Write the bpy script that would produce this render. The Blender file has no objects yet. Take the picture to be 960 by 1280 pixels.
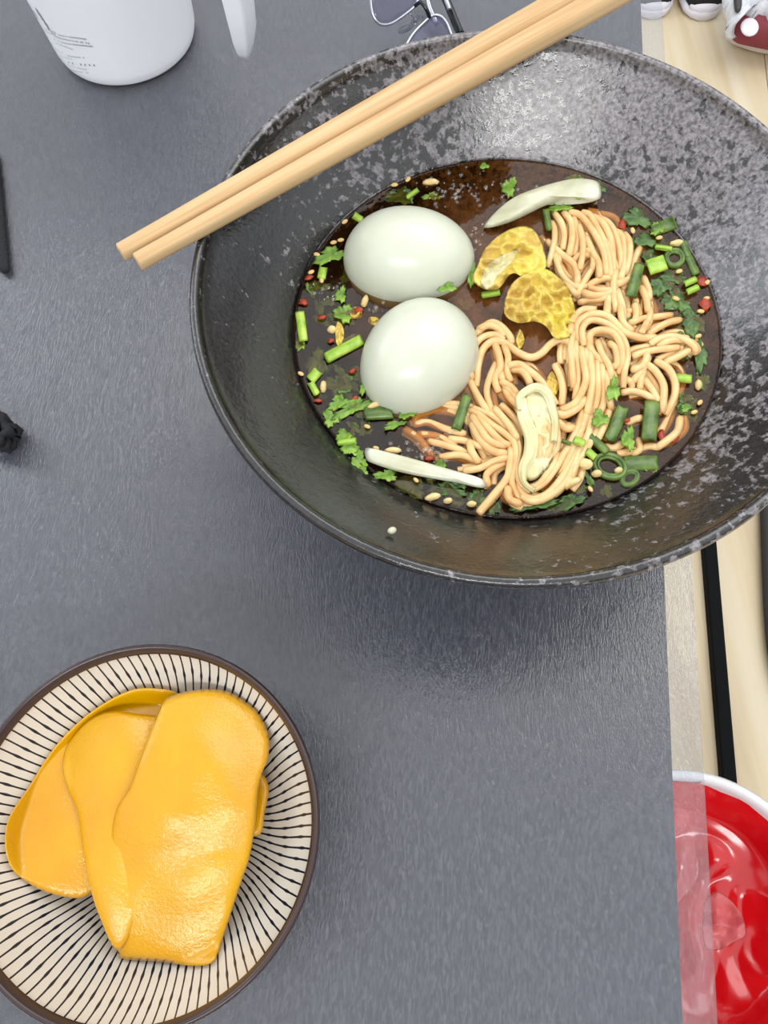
import bpy, math, random
from mathutils import Vector, Matrix, noise
random.seed(7)
SC = bpy.context.scene
COL = SC.collection
PI = math.pi

# ------------------------------------------------------------------ camera
FPX, PITCH, ROLL, CAMH = 1000.0, 0.36698, -0.09274, 0.34278
FW = Vector((0, math.sin(PITCH), -math.cos(PITCH)))
UP0 = Vector((0, math.cos(PITCH), math.sin(PITCH)))
RT0 = Vector((1, 0, 0))
RT = RT0 * math.cos(ROLL) + UP0 * math.sin(ROLL)
UP = -RT0 * math.sin(ROLL) + UP0 * math.cos(ROLL)
cd = bpy.data.cameras.new('camera')
cam = bpy.data.objects.new('camera', cd); COL.objects.link(cam)
cd.sensor_fit = 'HORIZONTAL'; cd.sensor_width = 36; cd.lens = 36 * FPX / 960
cd.clip_start = 0.01; cd.clip_end = 50
M3 = Matrix((RT, UP, -FW)).transposed()
cam.matrix_world = Matrix.Translation((0, 0, CAMH)) @ M3.to_4x4()
SC.camera = cam

# ------------------------------------------------------------------ light
SC.view_settings.view_transform = 'Standard'
SC.view_settings.look = 'None'
SC.view_settings.gamma = 1
SC.view_settings.use_curve_mapping = False
SC.view_settings.exposure = 0.30
w = bpy.data.worlds.new('world'); SC.world = w; w.use_nodes = True
# a white ceiling overhead, greyer walls lower down
wt = w.node_tree; wg = wt.nodes.new('ShaderNodeTexCoord'); ws_ = wt.nodes.new('ShaderNodeSeparateXYZ'); wr_ = wt.nodes.new('ShaderNodeValToRGB')
wt.links.new(wg.outputs['Generated'], ws_.inputs[0]); wt.links.new(ws_.outputs[2], wr_.inputs[0])
wr_.color_ramp.elements[0].position = .10; wr_.color_ramp.elements[0].color = (.26, .28, .31, 1)
wr_.color_ramp.elements[1].position = .45; wr_.color_ramp.elements[1].color = (.95, .98, 1.0, 1)
wt.links.new(wr_.outputs[0], wt.nodes['Background'].inputs[0])
wt.nodes['Background'].inputs[1].default_value = 1.0


def area(name, loc, target, sx, sy, power, col=(1, 1, 1)):
    l = bpy.data.lights.new(name, 'AREA'); l.shape = 'RECTANGLE'; l.size = sx; l.size_y = sy
    l.energy = power; l.color = col
    o = bpy.data.objects.new(name, l); COL.objects.link(o)
    o.location = loc
    o.rotation_euler = (Vector(target) - Vector(loc)).to_track_quat('-Z', 'Y').to_euler()
    return o


area('ceiling_lamp', (0.9, 1.0, 1.95), (0.3, 0.3, 0), 2.4, 1.2, 19, (1, .98, .95))
area('ceiling_lamp', (-0.35, -1.42, 1.95), (-0.05, 0.1, 0), 1.5, 0.34, 21, (1, .99, .97))
area('window_light', (-2.2, 1.6, 1.1), (0, 0.2, 0), 1.4, 1.2, 12, (.84, .92, 1))


def P(x, y, z):
    """point of the ray through photo pixel (x, y) at height z"""
    d = FW + RT * ((x - 480) / FPX) - UP * ((y - 640) / FPX)
    t = (z - CAMH) / d.z
    return Vector((0, 0, CAMH)) + d * t


# ------------------------------------------------------------------ helpers
def tag(o, label=None, cat=None, group=None, kind=None):
    if label: o['label'] = label
    if cat: o['category'] = cat
    if group: o['group'] = group
    if kind: o['kind'] = kind
    return o


def thing(name, loc, label, cat, group=None):
    o = bpy.data.objects.new(name, None); COL.objects.link(o)
    o.empty_display_size = 0.01
    o.location = loc
    return tag(o, label, cat, group)


def mesh(name, verts, faces, mat, parent=None, smooth=True, mats=None, fmat=None):
    """one mesh object; world coordinates in, origin at the parent or the base centre"""
    if parent is not None:
        org = Vector(parent.location)
        p = parent.parent
        while p is not None:
            org += Vector(p.location); p = p.parent
    else:
        xs = [v[0] for v in verts]; ys = [v[1] for v in verts]; zs = [v[2] for v in verts]
        org = Vector(((min(xs) + max(xs)) / 2, (min(ys) + max(ys)) / 2, min(zs)))
    me = bpy.data.meshes.new(name)
    me.from_pydata([tuple(Vector(v) - org) for v in verts], [], faces)
    for m in (mats or [mat]): me.materials.append(m)
    if fmat:
        for i, k in enumerate(fmat): me.polygons[i].material_index = k
    if smooth:
        me.polygons.foreach_set('use_smooth', [True] * len(me.polygons))
    me.update()
    o = bpy.data.objects.new(name, me); COL.objects.link(o)
    if parent is not None: o.parent = parent
    else: o.location = org
    return o


def catmull(pts, n=6):
    pts = [Vector(p) for p in pts]
    if len(pts) < 3: return [pts[0].lerp(pts[1], i / n) for i in range(n + 1)]
    q = [pts[0] * 2 - pts[1]] + pts + [pts[-1] * 2 - pts[-2]]
    out = []
    for i in range(1, len(q) - 2):
        a, b, c, d = q[i - 1:i + 3]
        for k in range(n):
            t = k / n
            out.append(.5 * ((2 * b) + (c - a) * t + (2 * a - 5 * b + 4 * c - d) * t * t + (3 * b - a - 3 * c + d) * t ** 3))
    out.append(pts[-1])
    return out


def tube(path, rad, sides=8, squash=1.0, cap=True):
    """verts, faces of a tube; rad is a number or f(t)"""
    V, F = [], []
    n = len(path)
    up = Vector((0, 0, 1))
    for i, p in enumerate(path):
        t = (path[min(i + 1, n - 1)] - path[max(i - 1, 0)])
        if t.length < 1e-9: t = Vector((1, 0, 0))
        t.normalize()
        u = up if abs(t.z) < .95 else Vector((1, 0, 0))
        s = t.cross(u).normalized(); b = s.cross(t).normalized()
        r = rad(i / (n - 1)) if callable(rad) else rad
        for k in range(sides):
            a = 2 * PI * (k + .5) / sides
            V.append(p + s * math.cos(a) * r + b * math.sin(a) * r * squash)
    for i in range(n - 1):
        for k in range(sides):
            k2 = (k + 1) % sides
            F.append((i * sides + k, i * sides + k2, (i + 1) * sides + k2, (i + 1) * sides + k))
    if cap:
        F.append(tuple(range(sides))[::-1]); F.append(tuple((n - 1) * sides + k for k in range(sides)))
    return V, F


def join(*vf):
    V, F = [], []
    for v, f in vf:
        o = len(V); V += list(v); F += [tuple(i + o for i in q) for q in f]
    return V, F


def lathe(prof, c, seg=96, rf=None):
    """prof = [(r, z)], closed loop if first == last; rf(angle, r, z) scales the radius"""
    V, F = [], []
    n = len(prof)
    for (r, z) in prof:
        for k in range(seg):
            a = 2 * PI * k / seg
            rr = r * (rf(a, r, z) if rf else 1)
            V.append(Vector((c[0] + rr * math.cos(a), c[1] + rr * math.sin(a), c[2] + z)))
    for i in range(n - 1):
        for k in range(seg):
            k2 = (k + 1) % seg
            F.append((i * seg + k, i * seg + k2, (i + 1) * seg + k2, (i + 1) * seg + k))
    return V, F


def box(x0, x1, y0, y1, z0, z1, f=None):
    V = [Vector((x, y, z)) for z in (z0, z1) for y in (y0, y1) for x in (x0, x1)]
    if f: V = [f(v) for v in V]
    return V, [(0, 2, 3, 1), (4, 5, 7, 6), (0, 1, 5, 4), (2, 6, 7, 3), (0, 4, 6, 2), (1, 3, 7, 5)]


def ellipsoid(c, a, b, h, ang=0, nu=16, nv=24, egg=0.0):
    V, F = [], []
    ca, sa = math.cos(ang), math.sin(ang)
    for i in range(nu + 1):
        th = PI * i / nu
        for k in range(nv):
            ph = 2 * PI * k / nv
            x, y, z = -math.cos(th), math.sin(th) * math.cos(ph), math.sin(th) * math.sin(ph)
            q = 1 + egg * x
            x, y, z = x * a, y * b * q, z * h * q
            V.append(Vector((c[0] + x * ca - y * sa, c[1] + x * sa + y * ca, c[2] + z)))
    for i in range(nu):
        for k in range(nv):
            k2 = (k + 1) % nv
            F.append((i * nv + k, i * nv + k2, (i + 1) * nv + k2, (i + 1) * nv + k))
    return V, F


def sheet(outline, place, T, n=72, rings=12, pw=5, smooth_outline=True, centre=None):
    """a rounded slab with the given outline. place(u, v, s) -> top-centre world point"""
    o = [Vector((p[0], p[1], 0)) for p in outline]
    if smooth_outline:
        m = len(o); q = []
        for i in range(m):
            a, b, c, d = o[i - 1], o[i], o[(i + 1) % m], o[(i + 2) % m]
            for k in range(6):
                t = k / 6
                q.append(.5 * ((2 * b) + (c - a) * t + (2 * a - 5 * b + 4 * c - d) * t * t + (3 * b - a - 3 * c + d) * t ** 3))
        o = q
    # resample evenly
    L = [0]
    for i in range(len(o)): L.append(L[-1] + (o[(i + 1) % len(o)] - o[i]).length)
    r = []; j = 0
    for i in range(n):
        d = L[-1] * i / n
        while L[j + 1] < d: j += 1
        t = (d - L[j]) / max(1e-9, L[j + 1] - L[j])
        r.append(o[j % len(o)].lerp(o[(j + 1) % len(o)], t))
    c = Vector((centre[0], centre[1], 0)) if centre else sum(r, Vector()) / n
    V, F = [], []
    top, bot = [], []
    for side in (1, -1):
        lay = bot if side < 0 else top
        for i in range(1, rings + 1):
            s = (i / rings) ** .8
            row = []
            for p in r:
                q = c.lerp(p, s)
                if side < 0 and i == rings:
                    row.append(top[-1][len(row)]); continue
                w = place(q.x, q.y, s)
                h = T / 2 * (max(0, 1 - s ** pw)) ** .5
                V.append(w + Vector((0, 0, side * h))); row.append(len(V) - 1)
            lay.append(row)
    w = place(c.x, c.y, 0)
    V.append(w + Vector((0, 0, T / 2))); ct = len(V) - 1
    V.append(w - Vector((0, 0, T / 2))); cb = len(V) - 1
    for lay, cc, fl in ((top, ct, 0), (bot, cb, 1)):
        for k in range(n):
            k2 = (k + 1) % n
            f = (cc, lay[0][k2], lay[0][k]); F.append(f if fl else f[::-1])
            for i in range(rings - 1):
                f = (lay[i][k], lay[i][k2], lay[i + 1][k2], lay[i + 1][k]); F.append(f if fl else f[::-1])
    return V, F


# ------------------------------------------------------------------ materials
def srgb(r, g, b):
    f = lambda c: c / 12.92 if c <= .04045 else ((c + .055) / 1.055) ** 2.4
    return (f(r / 255), f(g / 255), f(b / 255), 1)


class NT:
    def __init__(s, name):
        s.m = bpy.data.materials.new(name); s.m.use_nodes = True
        s.t = s.m.node_tree; s.n = s.t.nodes; s.b = s.n['Principled BSDF']; s.out = s.n['Material Output']
    def new(s, ty, **kw):
        x = s.n.new(ty)
        for k, v in kw.items():
            if k in x.inputs.keys(): x.inputs[k].default_value = v
            else: setattr(x, k, v)
        return x
    def link(s, a, b): s.t.links.new(a, b)
    def coords(s, scale=(1, 1, 1), rot=(0, 0, 0), kind='Object', loc=(0, 0, 0)):
        tc = s.new('ShaderNodeTexCoord'); mp = s.new('ShaderNodeMapping')
        mp.inputs['Scale'].default_value = scale; mp.inputs['Rotation'].default_value = rot; mp.inputs['Location'].default_value = loc
        s.link(tc.outputs[kind], mp.inputs[0]); return mp.outputs[0]
    def noise(s, vec, scale, detail=3, rough=.5, dist=0):
        x = s.new('ShaderNodeTexNoise'); x.inputs['Scale'].default_value = scale; x.inputs['Detail'].default_value = detail
        x.inputs['Roughness'].default_value = rough; x.inputs['Distortion'].default_value = dist
        if vec is not None: s.link(vec, x.inputs['Vector'])
        return x.outputs['Fac']
    def ramp(s, fac, stops):
        x = s.new('ShaderNodeValToRGB'); e = x.color_ramp.elements
        while len(e) < len(stops): e.new(.5)
        for i, (p, c) in enumerate(stops): e[i].position = p; e[i].color = c if len(c) == 4 else (*c, 1)
        s.link(fac, x.inputs[0]); return x.outputs['Color']
    def math(s, op, a, b=None, clamp=False):
        x = s.new('ShaderNodeMath'); x.operation = op; x.use_clamp = clamp
        for i, v in enumerate((a, b)):
            if v is None: continue
            if isinstance(v, (int, float)): x.inputs[i].default_value = v
            else: s.link(v, x.inputs[i])
        return x.outputs[0]
    def mix(s, fac, a, b):
        x = s.new('ShaderNodeMix'); x.data_type = 'RGBA'
        for i, v in ((0, fac), (6, a), (7, b)):
            if isinstance(v, (int, float, tuple)): x.inputs[i].default_value = v
            else: s.link(v, x.inputs[i])
        return x.outputs[2]
    def bump(s, h, strength=.3, dist=.001):
        x = s.new('ShaderNodeBump'); x.inputs['Strength'].default_value = strength; x.inputs['Distance'].default_value = dist
        s.link(h, x.inputs['Height']); return x.outputs[0]
    def set(s, **kw):
        for k, v in kw.items():
            k = k.replace('_', ' ')
            i = s.b.inputs[k]
            if hasattr(v, 'is_linked') or hasattr(v, 'links'): s.link(v, i)
            else: i.default_value = v
        return s


def simple(name, col, rough=.4, spec=.5, bumps=None, var=None, **kw):
    """principled with a slight colour variation and optional bump=(scale, strength, distance)"""
    n = NT(name)
    v = n.coords()
    c2 = tuple(min(1, x * (var or .75)) for x in col[:3]) + (1,)
    f = n.noise(v, 180 if not bumps else bumps[0] * .5, 3)
    n.set(Base_Color=n.mix(n.math('MULTIPLY', f, 1.0), c2, col), Roughness=rough, Specular_IOR_Level=spec)
    if bumps: n.set(Normal=n.bump(n.noise(v, bumps[0], 3), bumps[1], bumps[2]))
    for k, x in kw.items(): n.b.inputs[k].default_value = x
    return n.m


EDGE_ANG = math.atan(.17281)   # direction of the table's right edge, from +y towards +x


def m_table():
    n = NT('grey_laminate'); v = n.coords(kind='Object')
    f = n.noise(v, 9, 4, .6)
    n.set(Base_Color=n.ramp(f, [(.3, srgb(50, 51, 61)), (.7, srgb(60, 61, 71))]), Roughness=.5, Specular_IOR_Level=.3)
    return n.m


def m_mat():
    n = NT('clear_embossed_vinyl')
    v = n.coords(scale=(1250, 250, 100), kind='Object')
    h1 = n.noise(v, 1, 2, .5, 1.2)
    v2 = n.coords(scale=(1, 1, 1), kind='Object')
    h2 = n.noise(v2, 1000, 1)
    h = n.math('ADD', h1, n.math('MULTIPLY', h2, .25))
    bp = n.bump(h, .6, .0004)
    tr = n.new('ShaderNodeBsdfTransparent'); tr.inputs[0].default_value = (.84, .85, .88, 1)
    df = n.new('ShaderNodeBsdfDiffuse'); df.inputs[0].default_value = (.62, .64, .68, 1); n.link(bp, df.inputs['Normal'])
    sm = n.noise(v2, 6, 3)
    gl = n.new('ShaderNodeBsdfGlossy'); gl.inputs[0].default_value = (1, 1, 1, 1)
    rg = n.ramp(sm, [(.35, (.12,) * 3), (.7, (.20,) * 3)]); n.link(rg, gl.inputs['Roughness']); n.link(bp, gl.inputs['Normal'])
    fr = n.new('ShaderNodeFresnel'); fr.inputs[0].default_value = 1.74; n.link(bp, fr.inputs['Normal'])
    m1 = n.new('ShaderNodeMixShader')
    edge = n.ramp(h1, [(.44, (.03,) * 3), (.66, (.085,) * 3)]); n.link(edge, m1.inputs[0])
    n.link(tr.outputs[0], m1.inputs[1]); n.link(df.outputs[0], m1.inputs[2])
    geo = n.new('ShaderNodeNewGeometry'); front = n.math('SUBTRACT', 1, geo.outputs['Backfacing'])   # light leaves the sheet without a second coat
    m2 = n.new('ShaderNodeMixShader'); n.link(n.math('MULTIPLY', fr.outputs[0], front), m2.inputs[0])
    n.link(m1.outputs[0], m2.inputs[1]); n.link(gl.outputs[0], m2.inputs[2])
    n.link(m2.outputs[0], n.out.inputs[0])
    return n.m


def m_bowl():
    n = NT('mottled_black_glaze'); v = n.coords()
    d = n.noise(v, 260, 4, .6, .15)
    big = n.noise(v, 28, 2)
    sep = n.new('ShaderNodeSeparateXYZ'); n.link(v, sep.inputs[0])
    # mottle is glaze; its greyer right and far side paint in reflected light
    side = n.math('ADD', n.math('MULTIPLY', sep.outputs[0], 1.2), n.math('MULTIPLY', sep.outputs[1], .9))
    side = n.math('ADD', side, n.math('MULTIPLY', n.math('GREATER_THAN', sep.outputs[2], .0975), .05))  # lip greyed further to paint in its reflection
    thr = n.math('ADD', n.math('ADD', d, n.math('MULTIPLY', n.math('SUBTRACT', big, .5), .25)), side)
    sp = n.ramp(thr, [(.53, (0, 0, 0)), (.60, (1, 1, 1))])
    fine = n.ramp(n.noise(v, 620, 3, .6), [(.35, (0, 0, 0)), (.65, (1, 1, 1))])
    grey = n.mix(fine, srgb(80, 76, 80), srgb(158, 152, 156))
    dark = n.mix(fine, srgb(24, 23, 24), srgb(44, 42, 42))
    # the near and left wall get less grey mottle from the same mask
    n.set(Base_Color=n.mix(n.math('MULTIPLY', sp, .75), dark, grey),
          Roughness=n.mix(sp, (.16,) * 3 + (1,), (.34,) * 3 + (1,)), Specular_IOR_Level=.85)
    n.set(Normal=n.bump(n.math('ADD', d, n.math('MULTIPLY', fine, .2)), .22, .0008))
    return n.m


def m_wood():
    n = NT('bamboo'); v = n.coords(scale=(6, 260, 260))
    f = n.noise(v, 1, 3, .6)
    v2 = n.coords(scale=(30, 500, 500)); g = n.noise(v2, 1, 2)
    c = n.ramp(f, [(.3, srgb(182, 144, 98)), (.5, srgb(204, 172, 128)), (.75, srgb(218, 192, 152))])
    n.set(Base_Color=n.mix(n.math('MULTIPLY', g, .25), c, srgb(196, 150, 95)), Roughness=.5, Specular_IOR_Level=.35,
          Normal=n.bump(g, .25, .0003))
    return n.m


def m_floor():
    n = NT('pale_oak_plank'); v = n.coords(scale=(18, 1.2, 1), kind='Object')
    f = n.noise(v, 1.0, 4, .6, .4)
    g = n.noise(n.coords(scale=(90, 3, 1)), 1, 3)
    c = n.ramp(f, [(.3, srgb(190, 168, 134)), (.55, srgb(210, 194, 162)), (.75, srgb(218, 208, 184))])
    n.set(Base_Color=n.mix(n.math('MULTIPLY', g, .35), c, srgb(196, 172, 136)), Roughness=.45)
    return n.m


def m_broth(depth):
    n = NT('broth_underside' if depth else 'broth')
    tr = n.new('ShaderNodeBsdfTransparent')
    if depth:
        tr.inputs[0].default_value = (.66, .50, .34, 1); n.link(tr.outputs[0], n.out.inputs[0]); return n.m
    v = n.coords()
    tr.inputs[0].default_value = (.84, .66, .40, 1)
    sep = n.new('ShaderNodeSeparateXYZ'); n.link(v, sep.inputs[0])
    # suspended starch and oil clouds the middle, the wall side stays clear
    dx = n.math('SUBTRACT', sep.outputs[0], .012); dy = n.math('SUBTRACT', sep.outputs[1], -.002)
    rr = n.math('SQRT', n.math('ADD', n.math('MULTIPLY', dx, dx), n.math('MULTIPLY', dy, dy)))
    core = n.math('SUBTRACT', 1, n.math('DIVIDE', rr, .080), clamp=True)
    nz = n.noise(v, 55, 4, .6, .8)
    cl = n.math('MULTIPLY', n.math('ADD', core, .03), n.ramp(nz, [(.35, (.15,) * 3), (.65, (1, 1, 1))]), clamp=True)
    df = n.new('ShaderNodeBsdfDiffuse')
    n.link(n.ramp(nz, [(.3, srgb(140, 80, 28)), (.7, srgb(158, 104, 62))]), df.inputs[0])
    m1 = n.new('ShaderNodeMixShader'); n.link(n.math('ADD', n.math('MULTIPLY', cl, .70), .008), m1.inputs[0])
    n.link(tr.outputs[0], m1.inputs[1]); n.link(df.outputs[0], m1.inputs[2])
    gl = n.new('ShaderNodeBsdfGlossy'); gl.inputs['Roughness'].default_value = .04
    bp = n.bump(n.noise(v, 140, 2), .12, .001); n.link(bp, gl.inputs['Normal'])
    fr = n.new('ShaderNodeFresnel'); fr.inputs[0].default_value = 1.34; n.link(bp, fr.inputs['Normal'])
    m2 = n.new('ShaderNodeMixShader'); n.link(fr.outputs[0], m2.inputs[0])
    n.link(m1.outputs[0], m2.inputs[1]); n.link(gl.outputs[0], m2.inputs[2]); n.link(m2.outputs[0], n.out.inputs[0])
    return n.m


def m_stripe():
    """white glaze with painted radial lines that bead along their length"""
    n = NT('striped_porcelain'); v = n.coords()
    sep = n.new('ShaderNodeSeparateXYZ'); n.link(v, sep.inputs[0])
    x, y = sep.outputs[0], sep.outputs[1]
    r = n.math('SQRT', n.math('ADD', n.math('MULTIPLY', x, x), n.math('MULTIPLY', y, y)))
    a = n.math('ARCTAN2', y, x)
    wob = n.math('MULTIPLY', n.math('SINE', n.math('ADD', n.math('MULTIPLY', r, 190), n.math('MULTIPLY', a, 3.0))), .014)
    a = n.math('ADD', a, wob)
    N = 100
    t = n.math('FRACT', n.math('ADD', n.math('MULTIPLY', a, N / (2 * PI)), 100.0))
    d = n.math('ABSOLUTE', n.math('SUBTRACT', t, .5))            # 0 at a line centre
    arc = n.math('MULTIPLY', n.math('MULTIPLY', d, r), 2 * PI / N)  # metres from the line centre
    lid = n.math('FLOOR', n.math('ADD', n.math('MULTIPLY', a, N / (2 * PI)), 100.0))
    bead = n.math('POWER', n.math('ABSOLUTE', n.math('SINE', n.math('ADD', n.math('MULTIPLY', r, 430), n.math('MULTIPLY', n.math('SINE', n.math('MULTIPLY', lid, 2.4)), .35)))), 12)
    half = n.math('ADD', .00027, n.math('MULTIPLY', bead, .00020))
    half = n.math('ADD', half, n.math('MULTIPLY', n.noise(v, 260, 2), .0001))
    ln = n.math('LESS_THAN', arc, half)
    ln = n.math('MULTIPLY', ln, n.math('GREATER_THAN', r, .008))
    base = n.mix(n.noise(v, 20, 2), srgb(204, 194, 178), srgb(220, 212, 199))
    n.set(Base_Color=n.mix(ln, base, srgb(28, 32, 44)), Roughness=.14, Specular_IOR_Level=.5)
    return n.m


def m_slice():
    n = NT('yellow_pickle'); v = n.coords()
    f = n.noise(v, 35, 3); g = n.noise(v, 700, 3, .6); g2 = n.noise(v, 1500, 2)
    n.set(Base_Color=n.ramp(f, [(.3, (.60, .275, .0)), (.7, (.66, .345, .0))]), Roughness=.12, Specular_IOR_Level=.25, Coat_Weight=.8, Coat_Roughness=.05, Coat_Normal=n.bump(n.math('ADD', g, n.math('MULTIPLY', g2, .5)), .42, .0006),
          Normal=n.bump(n.math('ADD', g, n.math('MULTIPLY', g2, .3)), .38, .0007))
    n.b.inputs['Subsurface Weight'].default_value = .1
    n.b.inputs['Subsurface Radius'].default_value = (.004, .002, .0005)
    n.b.inputs['Subsurface Scale'].default_value = 1.0
    return n.m


def m_noodle():
    n = NT('noodle'); v = n.coords()
    f = n.noise(v, 120, 3)
    n.set(Base_Color=n.ramp(f, [(.3, srgb(212, 166, 108)), (.7, srgb(232, 198, 144))]), Roughness=.2, Specular_IOR_Level=.5)
    n.b.inputs['Subsurface Weight'].default_value = .3
    n.b.inputs['Subsurface Radius'].default_value = (.003, .0016, .0007)
    n.b.inputs['Subsurface Scale'].default_value = 1.0
    return n.m


def m_egg():
    n = NT('egg_white'); v = n.coords()
    f = n.noise(v, 60, 3)
    n.set(Base_Color=n.ramp(f, [(.3, srgb(200, 204, 186)), (.7, srgb(209, 213, 196))]), Roughness=.25,
          Normal=n.bump(n.noise(v, 300, 2), .08, .0005))
    n.b.inputs['Subsurface Weight'].default_value = .4
    n.b.inputs['Subsurface Radius'].default_value = (.006, .005, .003)
    n.b.inputs['Subsurface Scale'].default_value = 1.0
    return n.m


def m_leafy(name, c1, c2, scale=90, rough=.3, bs=.4):
    n = NT(name); v = n.coords()
    f = n.noise(v, scale, 3, .6)
    n.set(Base_Color=n.ramp(f, [(.35, c1), (.68, c2)]), Roughness=rough, Normal=n.bump(n.noise(v, scale * 5, 3), bs, .0006))
    n.b.inputs['Subsurface Weight'].default_value = .15
    n.b.inputs['Subsurface Radius'].default_value = (.001, .002, .0006)
    n.b.inputs['Subsurface Scale'].default_value = 1.0
    return n.m


def m_glass(name, tint, rough=.03, ior=1.5):
    n = NT(name)
    tr = n.new('ShaderNodeBsdfTransparent'); tr.inputs[0].default_value = tint
    gl = n.new('ShaderNodeBsdfGlossy'); gl.inputs['Roughness'].default_value = rough
    fr = n.new('ShaderNodeFresnel'); fr.inputs[0].default_value = ior
    geo = n.new('ShaderNodeNewGeometry'); fac = n.math('MULTIPLY', fr.outputs[0], n.math('SUBTRACT', 1, geo.outputs['Backfacing']))
    m = n.new('ShaderNodeMixShader'); n.link(fac, m.inputs[0]); n.link(tr.outputs[0], m.inputs[1]); n.link(gl.outputs[0], m.inputs[2])
    n.link(m.outputs[0], n.out.inputs[0]); return n.m


M = dict(
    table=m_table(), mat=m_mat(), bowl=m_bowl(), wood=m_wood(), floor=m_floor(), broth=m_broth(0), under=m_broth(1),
    stripe=m_stripe(), slice=m_slice(), noodle=m_noodle(), egg=m_egg(),
    rim=simple('brown_rim_glaze', srgb(62, 46, 44), .2),
    white=simple('white_plastic', srgb(246, 248, 252), .28, var=.97),
    shade=simple('grey_plastic', srgb(178, 186, 196), .35, var=.95),
    print=simple('grey_print', srgb(150, 146, 154), .5),
    black=simple('black_metal', srgb(7, 8, 10), .85, .2),
    cloth=simple('black_fabric', srgb(18, 18, 24), .8, bumps=(400, .6, .002)),
    dgrey=simple('dark_grey_plastic', srgb(62, 60, 62), .5),
    legs=simple('table_leg_paint', srgb(90, 92, 96), .4),
    silver=simple('silver_metal', srgb(196, 198, 206), .22, Metallic=.9),
    gblack=simple('black_acetate', srgb(16, 24, 24), .12),
    lens=m_glass('lens_glass', (.80, .80, .90, 1)),
    pad=m_glass('clear_silicone', (.75, .78, .82, 1), .1),
    bubble=m_glass('bubble_film', (1, .97, .9, 1), .02, 2.1),
    leaf=m_leafy('cilantro_green', srgb(84, 122, 34), srgb(150, 186, 72)),
    leafd=m_leafy('dark_leaf_green', srgb(52, 82, 36), srgb(92, 124, 58)),
    scal=m_leafy('scallion_dark_green', srgb(62, 88, 32), srgb(108, 134, 60), 140, .25, .2),
    scall=m_leafy('scallion_light_green', srgb(128, 170, 48), srgb(190, 214, 96), 140, .25, .2),
    cab=m_leafy('cabbage_yellow', srgb(200, 164, 82), srgb(226, 210, 92), 55, .2, .7),
    stem=m_leafy('cabbage_white', srgb(186, 184, 152), srgb(214, 216, 200), 40, .2, .2),
    ribbon=m_leafy('cabbage_pale', srgb(206, 194, 138), srgb(222, 218, 176), 60, .2, .3),
    bit=m_leafy('pale_garlic', srgb(214, 180, 116), srgb(236, 218, 168), 200, .35, .3),
    seed=m_leafy('sesame', srgb(214, 168, 96), srgb(240, 214, 156), 300, .4, .2),
    chili=m_leafy('chili_red', srgb(130, 36, 22), srgb(186, 72, 30), 300, .3, .4),
    rubber=simple('white_rubber', srgb(226, 222, 232), .5, var=.95),
    canvas=simple('black_canvas', srgb(24, 24, 28), .8),
    maroon=simple('maroon_canvas', srgb(140, 58, 68), .8),
    offw=simple('off_white_fabric', srgb(222, 224, 230), .7, var=.9, bumps=(120, .5, .004)),
    cream=simple('cream_rubber', srgb(226, 212, 204), .6, var=.95),
    binw=simple('white_bin_plastic', srgb(226, 224, 226), .4, var=.96),
)


def m_bag():
    n = NT('red_plastic_film'); v = n.coords()
    h = n.noise(v, 9, 2, .5, 1.0)
    n.set(Base_Color=n.ramp(h, [(.35, (.50, .0, .004)), (.65, (.66, .006, .010))]), Roughness=.16, Specular_IOR_Level=.8,
          Normal=n.bump(h, .3, .02))
    return n.m


M['bag'] = m_bag()
M['film'] = simple('milky_film', srgb(226, 120, 122), .25)
M['film'].node_tree.nodes['Principled BSDF'].inputs['Alpha'].default_value = .55

# ------------------------------------------------------------------ room and table
FL = -.74
ca, sa = math.cos(EDGE_ANG), math.sin(EDGE_ANG)
TE = Vector((.10548, 0, 0))                     # a point on the table's own edge
def T2W(v):                                      # table frame: x to the right of the edge, y along it
    return Vector((TE.x + v.x * ca + v.y * sa, -v.x * sa + v.y * ca, v.z))

floor = thing('floor', (0, 0, FL - .02), None, None); floor['kind'] = 'structure'
xs = -2.0 + .04; k = 0
while xs < 2.2:
    wdt = .24
    y0 = -2.2
    off = random.uniform(.05, .7)
    y = y0 - off
    while y < 3.4:
        ye = y + 2.2
        V, F = box(0, 0, 0, 0, 0, 0)
        a, b, c2, d = xs + .0006, xs + wdt - .0006, max(y, y0) + .0006, min(ye, 3.4) - .0006
        if d > c2 + .05:
            # bevelled plank: 16 corners
            V = [T2W(Vector(p)) for p in ((a, c2, FL - .012), (b, c2, FL - .012), (b, d, FL - .012), (a, d, FL - .012),
                                          (a, c2, FL - .001), (b, c2, FL - .001), (b, d, FL - .001), (a, d, FL - .001),
                                          (a + .0012, c2 + .0012, FL), (b - .0012, c2 + .0012, FL), (b - .0012, d - .0012, FL), (a + .0012, d - .0012, FL))]
            F = [(3, 2, 1, 0), (0, 1, 5, 4), (1, 2, 6, 5), (2, 3, 7, 6), (3, 0, 4, 7), (4, 5, 9, 8), (5, 6, 10, 9), (6, 7, 11, 10), (7, 4, 8, 11), (8, 9, 10, 11)]
            mesh('plank', V, F, M['floor'], floor, smooth=False)
        y = ye
    xs += wdt

tbl = thing('table', (T2W(Vector((-.4, .3, 0))).x, T2W(Vector((-.4, .3, 0))).y, FL),
            'long grey laminate table under the bowls, edge running down the right', 'table')
mesh('tabletop', *box(-.8, 0, -.62, 1.15, -.030, -.0025, T2W), M['table'], tbl, smooth=False)
for lx in (-.74, -.1):
    for ly in (-.55, 1.08):
        mesh('leg', *box(lx - .02, lx + .02, ly - .02, ly + .02, FL, -.030, T2W), M['legs'], tbl, smooth=False)
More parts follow.
